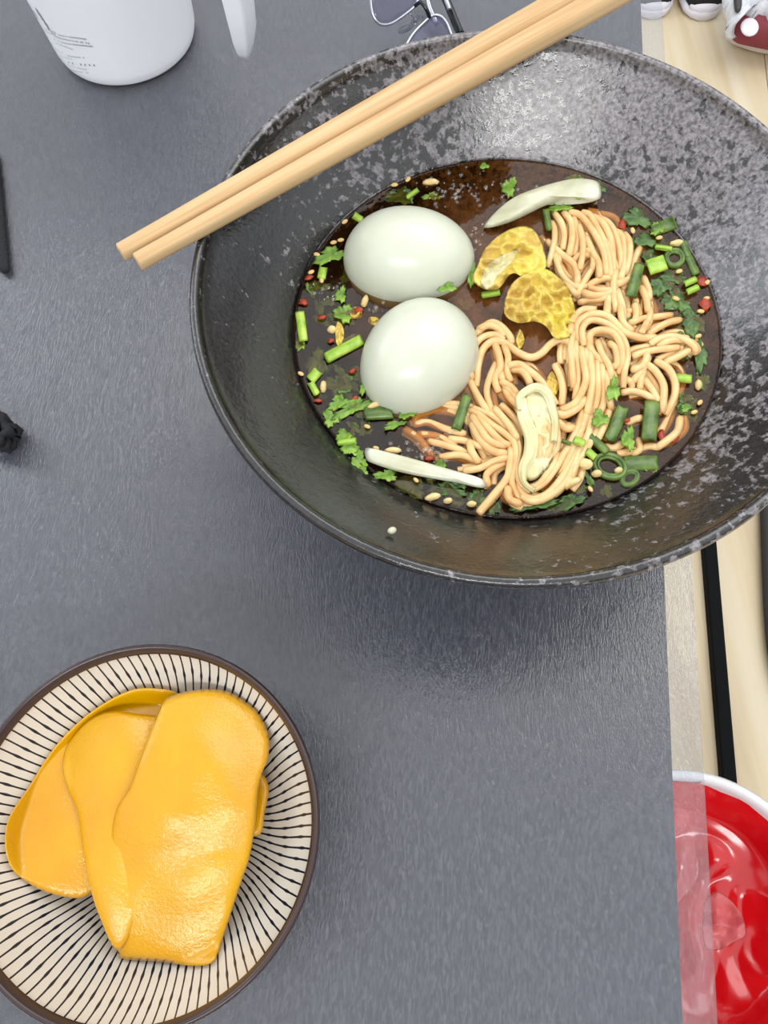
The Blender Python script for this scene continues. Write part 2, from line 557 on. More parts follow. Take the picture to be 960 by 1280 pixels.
# clear embossed cover, overhanging the edge by about a centimetre; origin turned with the table so its emboss runs along the edge
me = bpy.data.meshes.new('table_cover')
Vb, Fb = box(-.80, .0118, -.62, 1.15, -.0022, 0)
me.from_pydata([tuple(v) for v in Vb], [], Fb); me.materials.append(M['mat'])
cover = bpy.data.objects.new('table_cover', me); COL.objects.link(cover)
cover.location = TE; cover.rotation_euler = (0, 0, -EDGE_ANG)
tag(cover, 'clear embossed plastic cover on the grey tabletop, overhanging its right edge', 'table cover')

# ------------------------------------------------------------------ the big bowl
BC = Vector((.0560, .1837, 0)); RR, RZ, SR, SZ = .12, .1005, .0862, .0658


def rimfac(a):   # the hand-thrown rim is not quite round
    return 1 + DEF[0] * math.cos(2 * a) + DEF[1] * math.sin(2 * a) + DEF[2] * math.cos(3 * a) + DEF[3] * math.sin(3 * a)


DEF = (-.0021, .0002, .0049, -.0031)
DEFS = (.0037, -.0027, -.0042, .0018)


def bowl_rf(a, r, z):
    k = max(0, min(1, (z - .03) / (SZ - .03))); k2 = max(0, min(1, (z - SZ) / (RZ - SZ)))
    f = 0
    for i, (fn, m) in enumerate(((math.cos, 2), (math.sin, 2), (math.cos, 3), (math.sin, 3))):
        f += (DEFS[i] * (1 - k2) + DEF[i] * k2) * k * fn(m * a)
    return 1 + f


inner = [(0.0001, .0165), (.02, .0168), (.034, .0195), (.048, .0270), (.062, .0385), (.075, .0515), (SR, SZ), (.0975, .0772), (.108, .0880), (.1155, .0955), (.1168, .0985), (.1172, .1002)]
outer = [(.1184, .1010), (RR, .1005), (.1207, .0990), (.1205, .0970), (.1180, .0920), (.1080, .0800), (.094, .0645), (.080, .0490), (.066, .0350), (.052, .0215), (.044, .0140), (.0425, .0085), (.0425, .0012), (.0405, .0002), (.0375, .0002), (.036, .0020), (.035, .0070), (.0001, .0080)]


def smooth_prof(p, n=3):
    q = catmull([Vector((a, b, 0)) for a, b in p], n)
    return [(max(1e-4, v.x), v.y) for v in q]


bv, bf = lathe(smooth_prof(inner) + smooth_prof(outer), BC, 144, bowl_rf)
bf = [f[::-1] for f in bf]
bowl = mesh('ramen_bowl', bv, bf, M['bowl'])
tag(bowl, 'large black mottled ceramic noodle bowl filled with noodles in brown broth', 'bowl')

# broth: closed body just inside the wall
bp_ = [(1e-4, .0185), (.033, .0215), (.047, .0290), (.061, .0405), (.074, .0535), (SR - .0012, SZ - .0004)]
V, F = [], []
seg = 120
top_prof = [(SR - .0004, SZ + .0006), (SR - .002, SZ), (.065, SZ), (.04, SZ), (.015, SZ), (1e-4, SZ)]
V, F = lathe(bp_ + top_prof, BC, seg, bowl_rf)
nb = (len(bp_) - 1) * seg
fm = [1 if i < nb else 0 for i in range(len(F))]
br = mesh('broth', V, F, None, mats=[M['broth'], M['under']], fmat=fm)
tag(br, 'clear brown soy broth filling the black bowl to two thirds', 'broth')


def hits_wall(x, y):   # height of the bowl's inner wall above a point
    r = math.hypot(x - BC.x, y - BC.y)
    for (r0, z0), (r1, z1) in zip(inner, inner[1:]):
        if r <= r1: return z0 + (z1 - z0) * (r - r0) / max(1e-6, r1 - r0)
    return .1


# ------------------------------------------------------------------ eggs
def egg(cx, cy, a, b, ang, z, label, e=.08):
    c = P(cx, cy, z)
    o = mesh('boiled_egg', *ellipsoid(c, a, b, b * .97, ang, 28, 40, e), M['egg'])
    tag(o, label, 'egg', 'peeled boiled eggs in the broth'); return o


egg(511, 324, .0276, .0214, math.radians(-8), .0660, 'peeled white boiled egg, the upper one, nearer the chopsticks', -.05)
egg(523, 450, .0262, .0222, math.radians(48), .0658, 'peeled white boiled egg, the lower one, with a yellow tinge round its foot', .05)

# ------------------------------------------------------------------ noodles
def gz(px, py):
    """height of the noodle mound over the broth"""
    h = 0
    for (cx, cy, sx, sy, k) in ((745, 335, 55, 60, .0050), (745, 440, 70, 60, .0060), (640, 440, 50, 55, .0030), (650, 560, 70, 60, .0050), (820, 440, 60, 50, .0030), (700, 560, 60, 60, .0035)):
        h = max(h, k * math.exp(-((px - cx) / sx) ** 2 - ((py - cy) / sy) ** 2))
    return h * .75


CR = dict(A=(580, 390, 6), B=(580, 510, 6), C=(670, 250, 6.4), D=(700, 380, 5.333), E=(700, 500, 5.333), G=(360, 420, 3.43))
STR = {
 'C': '''150,110 200,180 225,270 215,400|220,95 280,180 290,300 265,450|300,130 330,250 335,330 305,450|270,95 350,120 430,210 500,320 550,440 560,600
340,200 370,300 375,420 350,560|370,100 430,120 490,220 540,320 580,450 600,620|450,130 530,180 590,290 610,420 615,600|400,300 460,430 500,500 510,620
470,140 560,170 620,240 660,360 680,500 660,620|640,250 690,300 710,420 700,560 660,650|710,270 750,340 745,480 710,600|830,380 790,470 750,600 690,720
130,180 150,260 140,360 90,540|90,330 200,430 300,510 330,600 330,690|300,490 350,440 430,445|400,400 440,420 460,480 450,560|470,520 400,630 355,710 335,780
150,430 190,560 240,640 310,690 400,690|400,700 480,650 570,620 630,650 640,690 600,720 500,720 420,700|380,740 470,765 570,750 630,700|340,820 420,800 520,790 600,740
640,670 700,655 750,630|580,760 570,850 565,930|650,720 690,850 700,960|860,620 900,720 905,800|840,700 880,780 900,900|720,890 790,890 800,950|640,560 620,700 640,900
180,450 180,560 260,700 330,760|560,300 600,420 640,560|500,250 560,400 590,520|800,800 790,860 800,920''',
 'D': '''60,220 90,100 150,40 230,35|120,260 110,150 160,90 240,65 330,90 420,180 520,220 640,225|160,280 150,170 200,110 290,120 380,180 430,250 450,350 430,450 420,560
200,280 200,210 260,175 350,190 400,260 415,350 390,470|190,260 220,330 300,400 350,470 370,540|330,260 370,300 380,400 340,420|460,130 540,100 640,85 740,75|580,210 650,160 730,120 800,105
540,200 560,160 580,120|600,270 660,230 750,215 840,240 900,290 900,330|650,290 720,250 800,240 880,260 915,310 860,320|480,350 560,320 680,300 790,290|860,310 790,350 700,390
580,400 640,450 690,540 690,640 680,720|640,380 720,430 765,520 760,620 700,740|580,330 570,380 540,420 480,440|440,500 470,520 480,560|410,590 480,580 560,600 630,640|480,520 540,450 590,350
560,500 620,580 660,660|560,440 540,500 530,570|100,250 110,350 120,480 100,640|140,290 160,400 170,520 100,660 0,710|200,320 210,450 210,560 180,740|240,350 250,450 250,600 220,740
280,400 290,520 290,650 260,740|310,430 320,540 340,700|500,0 510,60 500,110|590,0 600,70 570,150|400,0 420,120 480,180|70,300 80,420 90,560|170,300 190,440 190,600|250,250 280,330 330,420 350,540|90,180 70,300 60,400''',
 'A': '''90,560 110,380 150,270 230,215 320,240 400,300 500,340 580,310 650,240 720,205 790,230 820,300 810,420 800,560|80,180 140,120 210,80 280,110 340,180 360,240|60,380 80,260 140,190 230,170 300,210
20,420 50,520 110,640 190,760|230,240 260,320 270,420 230,500 260,600|300,250 330,340 320,440 350,520|330,400 420,395 500,450 560,500 620,580 690,700|350,430 430,440 480,500 500,560
240,380 190,500 170,600 200,720 240,780|270,440 300,540 370,620 420,680|680,400 720,480 740,580 730,700|900,570 870,640 800,700 700,740 660,740|910,650 850,720 760,770 690,760|300,560 340,640 420,720 440,780
110,130 180,100 250,120 300,180|280,520 350,560 400,620|60,330 40,420 60,500''',
 'B': '''30,20 100,40 200,120 290,180 370,250 390,350 370,480 360,560 390,640 440,700|60,0 200,50 300,130 380,210 410,300 400,440 420,560 480,640|60,60 130,170 200,250 310,290|60,120 100,200 170,290 240,330 310,340
100,50 180,150 280,250 340,280|0,470 120,450 220,400 320,370|180,580 170,500 240,440 320,400|110,790 200,680 300,560 340,470 350,300|40,250 60,330 110,410
480,690 600,660 700,570 780,440 830,310 900,100 940,0|500,620 600,560 680,460 740,360 800,260 860,130 900,0|430,660 520,700 640,660 760,560 820,440 860,320 930,200 960,60|480,600 560,570 640,470 720,340
760,600 800,520 840,400|400,560 450,650 520,680 580,660|670,0 680,100 700,200 700,290 640,370|600,50 650,160 650,280 600,400|540,30 600,150 600,300 540,440|700,100 760,150 820,150|330,600 340,680 420,720
230,0 330,120 400,230|560,200 570,320 530,460|640,100 620,250 560,420''',
 'E': '''640,320 700,280 780,210 800,120|650,240 700,150 740,60 760,0|440,160 500,130 540,120|480,360 530,330 520,260|660,320 590,310 500,340 380,360|300,310 360,320 420,290|0,500 60,380 100,280 180,120 220,0|60,560 100,450 150,350 200,200 240,80
260,120 240,200 180,330|330,60 290,180 240,280''',
 'G': '''560,330 620,290 700,290 800,310 880,370 940,460|540,380 600,370 680,400 760,420|770,150 790,230 850,320 920,400|780,330 800,420 850,500 930,500|540,370 560,340 640,320 740,340 780,380|620,300 720,310 800,350|600,450 680,470 760,500 830,560|560,420 640,430 720,470|650,520 740,510 830,540|500,400 560,440 620,520|690,440 760,450 840,480''',
}
NB = {
 'C': ('noodles', P(745, 330, SZ), 'fan of thin wheat noodles at the upper right, beside the yellow cabbage'),
 'D': ('noodles', P(770, 440, SZ), 'looped thin noodles at the right, ends reaching toward the scallions'),
 'A': ('noodles', P(650, 440, SZ), 'thin noodles in open loops just right of the lower egg'),
 'B': ('noodles', P(650, 570, SZ), 'folded noodle skein sweeping down to the bottom rim of the broth'),
 'E': ('noodles', P(800, 560, SZ), 'few loose noodles under the scallion strips at the lower right'),
 'G': ('noodles', P(560, 530, SZ), 'half sunk noodles below the lower egg in amber broth'),
}
roots = {}
for kx, (nm, loc, lab) in NB.items():
    roots[kx] = thing(nm, loc, lab, 'noodles', 'bundles of noodles in the broth')
cnt = 0
for kx, txt in STR.items():
    ox, oy, sc = CR[kx]
    for st in txt.replace('\n', '|').split('|'):
        pts = [tuple(float(q) for q in p.split(',')) for p in st.split()]
        px = [(ox + a / sc, oy + b / sc) for a, b in pts]
        lay = {'C': .0006, 'D': .0012, 'A': .0006, 'B': .0012, 'E': -.0004, 'G': -.0012}[kx] + random.uniform(-.0008, .0010)
        path = []
        for i, q in enumerate(catmull([Vector((a, b, 0)) for a, b in px], 7)):
            path.append((q.x, q.y))
        out = []
        n = len(path)
        for i, (a, b) in enumerate(path):
            t = i / (n - 1)
            dip = .0012 * (1 - min(1, min(t, 1 - t) * 8))
            z = SZ + gz(a, b) + lay - dip + .0005 * math.sin(6 * t + cnt)
            out.append(P(a, b, z))
        V, F = tube(out, lambda t, r=random.uniform(.00132, .00158): r * (.93 if t < .02 or t > .98 else 1), 8)
        mesh('noodle', V, F, M['noodle'], roots[kx]); cnt += 1
        # a strand lying just under it, so the skein has depth
        for _ in range(2 if kx in 'CDB' else 1):
            dx, dy = random.uniform(-9, 9), random.uniform(-6, 6); dz = random.uniform(.0020, .0042)
            out2 = [P(a + dx * (1 + .4 * math.sin(i * .2)), b + dy, SZ + gz(a, b) * .8 + lay - dz) for i, (a, b) in enumerate(path)]
            V, F = tube(out2, .0015, 6)
            mesh('noodle', V, F, M['noodle'], roots[kx]); cnt += 1

# ------------------------------------------------------------------ cabbage, stems
def px_sheet(name, outline, zf, T, mat, wr=0, ws=60, n=72, rings=12, parent=None, pw=5, seed=0, centre=None):
    def place(u, v, s):
        w = P(u, v, SZ)
        z = zf(u, v)
        if wr:
            z += wr * (.5 - 1.6 * abs(noise.noise(Vector((u / ws, v / ws, seed))))) + wr * .5 * noise.noise(Vector((u / ws * 2.7, v / ws * 2.7, seed + 5)))
        return P(u, v, z)
    V, F = sheet(outline, place, T, n, rings, pw, True, centre)
    return mesh(name, V, F, mat, parent)


cb = thing('cabbage_leaf', P(636, 325, SZ - .002), 'crumpled yellow cabbage leaf just right of the upper egg', 'cabbage', 'napa cabbage leaves')
px_sheet('blade', [(596, 334), (608, 308), (636, 287), (660, 283), (676, 300), (683, 328), (678, 340), (655, 346), (640, 342), (622, 362), (602, 360), (590, 348)],
         lambda u, v: SZ + .0036, .0010, M['cab'], .0042, 18, 90, 16, cb, seed=1)
px_sheet('rib', [(600, 352), (610, 330), (630, 318), (648, 312), (640, 328), (624, 344), (610, 362)], lambda u, v: SZ + .0040, .0012, M['ribbon'], .0042, 18, 50, 8, cb, seed=1)
cb = thing('cabbage_leaf', P(678, 382, SZ - .002), 'wrinkled translucent yellow cabbage leaf beside the central noodles', 'cabbage', 'napa cabbage leaves')
px_sheet('blade', [(630, 384), (637, 358), (658, 341), (682, 336), (702, 350), (714, 368), (719, 395), (712, 420), (695, 424), (682, 408), (668, 402), (648, 404), (633, 396)],
         lambda u, v: SZ + .0040, .0010, M['cab'], .0048, 15, 100, 18, cb, seed=4)
for (cx, cy, rx, ry, lab) in ((690, 482, 9, 16, 'small yellow cabbage scrap amid the central noodle loops'), (650, 425, 5, 12, 'narrow yellow cabbage scrap above the long wavy noodle'),
                              (445, 391, 9, 9, 'yellow cabbage scrap with an orange fleck left of the eggs'), (424, 417, 6, 16, 'slim yellow cabbage scrap left of the lower egg'), (467, 401, 7, 6, 'tiny yellow cabbage scrap touching the lower egg')):
    o = px_sheet('cabbage_scrap', [(cx + rx * math.cos(a) * random.uniform(.8, 1.15), cy + ry * math.sin(a) * random.uniform(.8, 1.15)) for a in [i * PI / 4 for i in range(8)]],
                 lambda u, v: SZ + (.001 if cx > 600 else -.0006), .001, M['cab'], .003, 12, 40, 8, seed=9)
    tag(o, lab, 'cabbage', 'small scraps of cabbage')
o = px_sheet('cabbage_slice', [(604, 284), (622, 262), (645, 246), (680, 233), (718, 224), (746, 226), (751, 236), (750, 248), (735, 251), (712, 246), (684, 254), (655, 268), (628, 280)],
             lambda u, v: SZ + .0045 - .004 * max(0, (650 - u) / 50), .005, M['stem'], .0012, 40, 90, 12, pw=3, seed=2)
tag(o, 'long curved white cabbage stem at the top of the broth', 'cabbage')
o = px_sheet('cabbage_slice', [(457, 560), (475, 563), (510, 572), (545, 582), (580, 592), (606, 600), (604, 610), (575, 604), (540, 598), (500, 590), (468, 580), (458, 574)],
             lambda u, v: SZ + .0018, .0036, M['stem'], .0008, 40, 80, 8, pw=3, seed=3)
tag(o, 'straight white cabbage stem below the lower egg, near the bowl wall', 'cabbage')


def ribbon(name, cl, wid, zf, mat, parent=None, nseg=8, arch=.0012, T=.0007):
    pts = catmull([Vector((a, b, 0)) for a, b in cl], nseg)
    V, F = [], []
    n = len(pts); m = 9
    for lay in (1, -1):
        for i, p in enumerate(pts):
            t = (pts[min(i + 1, n - 1)] - pts[max(i - 1, 0)]).normalized(); s = Vector((-t.y, t.x, 0))
            w = wid(i / (n - 1))
            for j in range(m):
                u = j / (m - 1) * 2 - 1
                q = p + s * u * w
                z = zf(q.x, q.y, i / (n - 1)) + arch * (1 - u * u) + .0005 * math.sin(u * 9 + i * .15)
                V.append(P(q.x, q.y, z) + Vector((0, 0, lay * T * (1 - u * u * .9))))
    o = n * m
    for i in range(n - 1):
        for j in range(m - 1):
            a = i * m + j
            F.append((a, a + m, a + m + 1, a + 1)); F.append((o + a, o + a + 1, o + a + m + 1, o + a + m))
        for j, fl in ((0, 0), (m - 1, 1)):
            a = i * m + j; f = (a, o + a, o + a + m, a + m); F.append(f if not fl else f[::-1])
    for i in (0, n - 1):
        for j in range(m - 1):
            a = i * m + j; F.append((a, a + 1, o + a + 1, o + a))
    return mesh(name, V, F, mat, parent)


cr = thing('cabbage_strip', P(660, 560, SZ), 'pale glossy cabbage strip folded through the middle of the noodle skein', 'cabbage')
ribbon('blade', [(652, 498), (655, 520), (664, 545), (663, 567), (655, 585), (655, 602), (668, 614)], lambda t: 7 + 4 * math.sin(PI * min(1, t * 1.2)) - 4 * t, lambda x, y, t: SZ + gz(x, y) + .0028, M['ribbon'], cr)
ribbon('blade', [(650, 512), (649, 498), (658, 489), (672, 484), (684, 492), (690, 508), (694, 528), (692, 552)], lambda t: 4.2 + 1.5 * math.sin(PI * t), lambda x, y, t: SZ + gz(x, y) + .0036, M['ribbon'], cr)
px_sheet('blade', [(656, 500), (664, 488), (678, 486), (689, 500), (696, 530), (694, 560), (684, 585), (668, 600), (656, 598), (656, 580), (664, 560), (662, 530)],
         lambda u, v: SZ + gz(u, v) + .0016, .0014, M['ribbon'], .0022, 16, 70, 10, cr, seed=8)

# ------------------------------------------------------------------ herbs and scallions
def leaf(cx, cy, w, h, ang, dz, mat, label, group='cilantro leaves in the broth', nm='cilantro_leaf'):
    """lobed cilantro leaflet; w x h in photo pixels, ang in degrees in the picture"""
    pts = []
    a0 = math.radians(ang); rnd = random.Random(cx * 31 + cy)
    nl = 5; ph = rnd.uniform(0, 1)
    N = 72
    for i in range(N):
        t = 2 * PI * i / N
        tt = (t + ph) % (2 * PI) - PI                  # stalk side at +-PI
        fan = max(0, math.cos(tt * .42)) ** .5
        r = (.30 + .62 * abs(math.cos(tt * 1.5)) ** .55) * fan + .09 * math.sin(11 * tt) + .05 * math.sin(23 * t + ph * 9) + .12
        x, y = r * math.cos(t) * w * .60, r * math.sin(t) * h * .60
        pts.append((cx + x * math.cos(a0) - y * math.sin(a0), cy + x * math.sin(a0) + y * math.cos(a0)))
    def place(u, v, s):
        base = P(u, v, SZ)
        z = SZ + dz * .001 + gz(u, v) + .0016 * noise.noise(Vector((u / 9, v / 9, cx))) + .0005 * s
        z = max(z, hits_wall(base.x, base.y) + .0004)
        return P(u, v, z)
    V, F = sheet(pts, place, .00035, N, 4, 8, False, (cx, cy))
    if mat is None: return V, F
    return tag(mesh(nm, V, F, mat), label, 'herb', group)


def strip(cx, cy, L, W, ang, dz, mat, label, name='scallion_piece', T=.0012, cat='scallion'):
    a0 = math.radians(ang)
    pts = []
    rnd = random.Random(cx * 7 + cy)
    sk = rnd.uniform(-.12, .12)
    for x, y in ((-1, -1), (-.5, -1.04), (0, -1.0), (.5, -.97), (1, -.95), (1.0 + sk, 0), (1, 1), (.5, 1.03), (0, 1), (-.5, .98), (-1, 1), (-1 + sk, 0)):
        u, v = x * L / 2, y * W / 2
        pts.append((cx + u * math.cos(a0) - v * math.sin(a0), cy + u * math.sin(a0) + v * math.cos(a0)))
    def place(u, v, s):
        c = -(u - cx) * math.sin(a0) + (v - cy) * math.cos(a0)
        q = c / (W / 2)
        z = SZ + dz * .001 + gz(u, v) + .0010 * (1 - q * q)
        b = P(u, v, SZ); z = max(z, hits_wall(b.x, b.y) + .0006)
        return P(u, v, z)
    V, F = sheet(pts, place, T, 48, 6, 10, False, (cx, cy))
    o = mesh(name, V, F, mat)
    return tag(o, label, cat, 'scallion pieces in the broth' if cat == 'scallion' else None)


L_, D_, S_, Y_ = M['leaf'], M['leafd'], M['scal'], M['scall']
for a in (
    (414, 318, 40, 20, -20, 0.6, L_, 'bright cilantro leaf at the left tip of the upper egg'),
    (427, 368, 14, 22, 10, 0.2, L_, 'small cilantro leaf below left of the upper egg'),
    (431, 392, 24, 24, 20, 0.2, L_, 'round cilantro leaf between bowl wall and the lower egg top'),
    (411, 377, 18, 12, 0, -1.2, D_, 'sunken dark cilantro leaf in the blackest broth at left'),
    (424, 480, 34, 24, 10, -1.2, D_, 'sunken dark cilantro leaf left of the lower egg foot'),
    (425, 502, 28, 18, -20, 0.5, L_, 'feathery cilantro leaf beside the light scallion chunks at left'),
    (443, 508, 56, 18, -25, 0.2, L_, 'long cilantro leaf slanting up to the lower egg foot'),
    (414, 524, 24, 20, 60, 0.2, L_, 'cilantro leaf against the lower left bowl wall'),
    (456, 481, 12, 24, 10, 1.0, L_, 'narrow cilantro leaf leaning on the left side of the lower egg'),
    (430, 543, 20, 16, 0, 0.8, L_, 'upper tuft of the bright cilantro sprig along the lower left wall'),
    (440, 558, 24, 24, 30, 0.9, L_, 'middle leaf of the bright cilantro sprig along the lower left wall'),
    (450, 575, 20, 26, 0, 0.9, L_, 'lower leaf of the bright cilantro sprig along the lower left wall'),
    (454, 588, 16, 10, 20, 1.0, L_, 'last small leaf at the foot of the bright cilantro sprig'),
    (485, 594, 30, 15, 0, 0.3, L_, 'bright cilantro leaf just under the straight white stem'),
    (517, 610, 40, 26, 15, -1.0, D_, 'sunken cilantro leaf under the middle of the straight white stem'),
    (562, 612, 48, 20, 5, -0.9, D_, 'wide dark cilantro leaf left of the loose noodle end'),
    (597, 621, 26, 22, 0, -1.2, D_, 'dark cilantro leaf behind the loose noodle end'),
    (510, 515, 22, 16, -10, 1.0, L_, 'small round cilantro leaf right below the lower egg'),
    (494, 530, 28, 10, -15, 0.6, L_, 'thin cilantro leaf under the scallion chunk below the lower egg'),
    (551, 580, 14, 12, 0, 0.4, L_, 'tiny cilantro leaf above the right half of the straight white stem'),
    (487, 500, 16, 10, 30, 1.2, L_, 'cilantro leaf touching the bottom of the lower egg'),
    (503, 245, 36, 22, 0, -0.8, D_, 'sunken dark cilantro leaf above the upper egg'),
    (541, 245, 24, 10, -5, -0.5, L_, 'dull cilantro leaf above right of the upper egg'),
    (606, 207, 12, 8, 0, 0.6, L_, 'tiny cilantro leaf at the very top edge of the broth'),
    (638, 234, 18, 26, 20, 0.4, L_, 'cilantro leaf above left of the long curved white stem'),
    (561, 359, 24, 12, -10, 5.5, L_, 'small cilantro leaf on the lower right side of the upper egg'),
    (592, 342, 14, 32, 0, 1.6, L_, 'cilantro leaf standing between the upper egg and yellow cabbage'),
    (589, 424, 13, 11, -20, 3.0, L_, 'bright cilantro leaf touching the right side of the lower egg'),
    (582, 381, 22, 12, 30, -1.5, D_, 'sunken dark leaf between the two eggs at their right'),
    (702, 258, 30, 12, -5, 0.9, L_, 'cilantro leaf under the right half of the curved white stem'),
    (768, 486, 17, 32, 8, 3.4, L_, 'cilantro leaf lying upright on the noodles above the scallion strips'),
    (751, 522, 22, 22, 0, 3.0, L_, 'three-pointed cilantro leaf left of the scallion strips'),
    (787, 548, 18, 32, 0, 2.4, L_, 'light fern-like cilantro leaf between two dark scallion strips'),
    (858, 509, 14, 10, -20, 0.3, L_, 'small cilantro leaf by the right bowl wall, level with scallion strips'),
    (815, 584, 16, 14, 0, -0.6, L_, 'dull cilantro leaf at the lower right wall'),
    (822, 285, 18, 16, -30, 1.4, L_, 'curled bright cilantro leaf in the upper right green cluster'),
    (798, 272, 38, 24, 20, -0.4, D_, 'dark leaf at the start of the upper right green cluster'),
    (808, 300, 30, 18, 10, 0.3, D_, 'dark leaf below the curled bright leaf in the upper right'),
    (826, 357, 34, 22, -10, -0.2, D_, 'dark leaf under the light green scallion cube at right'),
    (848, 376, 40, 30, 20, -0.8, D_, 'broad sunken leaf under the twin light scallion bits'),
    (866, 400, 26, 44, -20, -0.8, D_, 'sunken dark leaf along the right bowl wall'),
    (876, 440, 16, 50, -5, -0.8, D_, 'long sunken dark leaf lowest along the right bowl wall'),
    (845, 345, 34, 20, 0, -0.5, D_, 'dark leaf left of the twin light scallion bits'),
    (676, 628, 64, 16, -14, -0.5, D_, 'long dark leaf along the bottom edge of the broth'),
    (714, 626, 40, 18, -20, -0.7, D_, 'dark leaf right of the longest leaf at the broth bottom'),
    (376, 428, 12, 20, 0, -0.6, L_, 'dull small cilantro leaf under the upright light piece at far left'),
    (398, 452, 26, 34, 10, -1.4, D_, 'sunken dark cilantro leaf above the light scallion chunks at left'),
    (750, 232, 22, 10, 40, -0.6, D_, 'small dark leaf right of the curved white stem tip'),
    (720, 222, 24, 8, 0, -0.8, L_, 'dull leaf peeping over the curved white stem'),
):
    leaf(*a)
for (reg, boxes, n) in (('left', ((368, 330, 440, 500), (385, 460, 460, 560)), 26), ('bottom', ((500, 590, 620, 640), (640, 600, 780, 645)), 16), ('right', ((780, 265, 880, 420), (850, 380, 890, 520)), 24)):
    rl = random.Random(len(reg)); k = 0; parts = []
    while k < n:
        b = boxes[k % 2]; x, y = rl.uniform(b[0], b[2]), rl.uniform(b[1], b[3]); q = P(x, y, SZ)
        if math.hypot(q.x - BC.x, q.y - BC.y) > SR - .004: k += 0; b = None
        if b is None: continue
        parts.append(leaf(int(x), int(y), rl.uniform(14, 30), rl.uniform(8, 18), rl.uniform(0, 180), rl.uniform(-3, -.6), None, None)); k += 1
    tag(mesh('herb_scraps', *join(*parts), D_), 'mush of dark herb scraps sunk in the broth along its %s edge' % reg, 'herbs', kind='stuff')
for a in (
    (577, 516, 46, 13, -72, 2.2, S_, 'dark green scallion strip right of the lower egg foot'),
    (794, 351, 44, 14, -75, 3.2, S_, 'dark green scallion strip leaning on the fan of noodles'),
    (813, 526, 50, 20, -85, 2.2, S_, 'widest dark scallion strip, upright at lower right'),
    (771, 528, 46, 17, -68, 1.0, S_, 'dull scallion strip left of the widest upright one'),
    (746, 553, 36, 11, 42, 0.8, S_, 'thin dull scallion strip slanting down to the scallion ring'),
    (802, 579, 44, 20, -3, -0.4, S_, 'sunken flat scallion piece right of the scallion ring'),
    (684, 274, 28, 9, 80, 1.2, S_, 'dark scallion strip at the top left of the noodle fan'),
    (727, 237, 26, 7, -65, 3.5, Y_, 'thin green scallion band across the curved white stem'),
    (830, 283, 32, 16, -20, 0.2, S_, 'folded dark scallion piece in the upper right cluster'),
    (857, 313, 24, 10, 70, -0.2, S_, 'dark scallion strip nearest the upper right bowl wall'),
    (865, 332, 26, 11, 65, 0.2, S_, 'mid green scallion strip just above the twin light bits'),
    (830, 310, 22, 6, 8, 1.0, Y_, 'thin light green scallion sliver above the light cube'),
    (821, 331, 24, 20, -20, 1.6, Y_, 'yellow-green scallion cube at the right of the noodle fan'),
    (863, 352, 17, 8, -25, 1.4, Y_, 'upper one of the twin light scallion bits at right'),
    (866, 362, 17, 8, -25, 1.4, Y_, 'lower one of the twin light scallion bits at right'),
    (855, 473, 20, 11, 5, 0.6, Y_, 'light scallion bit by the right wall beside a red patch of broth'),
    (724, 552, 15, 10, 20, 3.0, Y_, 'short bright scallion bit on the lower noodles'),
    (708, 553, 13, 5, 20, 2.8, S_, 'tiny dark scallion bit beside the short bright one'),
    (739, 568, 14, 10, 40, 0.8, Y_, 'light scallion bit just left of the scallion ring'),
    (403, 341, 15, 11, -80, 0.3, Y_, 'light scallion chunk in the dark broth left of the upper egg'),
    (377, 408, 38, 12, 82, 0.8, Y_, 'upright yellow-green piece against the far left bowl wall'),
    (430, 436, 52, 14, -28, 0.6, Y_, 'long light green stalk pointing at the lower egg'),
    (393, 469, 16, 13, -50, 0.6, Y_, 'upper light scallion chunk by the left wall'),
    (392, 485, 18, 9, 60, 0.5, Y_, 'lower light scallion chunk by the left wall'),
    (474, 516, 36, 17, -4, 0.8, S_, 'thick mid green scallion chunk under the lower egg'),
    (614, 367, 24, 8, -10, 0.0, Y_, 'light green sliver below the first yellow cabbage leaf'),
    (516, 242, 18, 6, -35, -0.2, Y_, 'thin light sliver above the upper egg'),
    (447, 272, 13, 9, 30, -0.2, Y_, 'light scallion bit upper left of the upper egg'),
    (662, 258, 22, 6, -20, 1.6, Y_, 'thin light sliver beneath the curved white stem'),
    (434, 552, 24, 8, -8, 1.4, Y_, 'light stalk crossing the bright cilantro sprig'),
):
    strip(*a)
# scallion rings: two concentric walls
def ring(cx, cy, rx, ry, ang, dz, mat, label):
    a0 = math.radians(ang); parts = []
    for q, rad in ((1, .00095), (.74, .0006)):
        pth = []
        for i in range(41):
            t = 2 * PI * i / 40
            x, y = rx * q * math.cos(t), ry * q * math.sin(t)
            u, v = cx + x * math.cos(a0) - y * math.sin(a0), cy + x * math.sin(a0) + y * math.cos(a0)
            pth.append(P(u, v, SZ + dz * .001))
        parts.append(tube(pth, rad, 7, 1.4, False))
    return tag(mesh('scallion_ring', *join(*parts), mat), label, 'scallion', 'scallion pieces in the broth')


ring(762, 583, 20, 14, 20, .6, S_, 'hollow dark green scallion ring at the lower right')
ring(843, 323, 11, 10, 0, .4, S_, 'hollow dark scallion ring in the upper right cluster')
ring(787, 598, 11, 8, -30, -.2, S_, 'small hollow scallion ring right below the large one')


def blob(name, cx, cy, rx, ry, ang, dz, mat, label, cat, group, h=.0014):
    """an irregular lump, sizes in photo pixels"""
    c = P(cx, cy, SZ + dz * .001 + gz(cx, cy))
    k = (c - Vector((0, 0, CAMH))).length / FPX
    V, F = ellipsoid((0, 0, 0), rx * k, ry * k, h, -math.radians(ang), 6, 8)
    if name != 'sesame_seed':
        ch_ = name == 'chili_flake'
        V = [v * (1 + (.8 if ch_ else .25) * noise.noise(v * (700 if ch_ else 900) + Vector((cx, cy, 0)))) for v in V]
    return tag(mesh(name, [v + c for v in V], F, mat), label, cat, group)


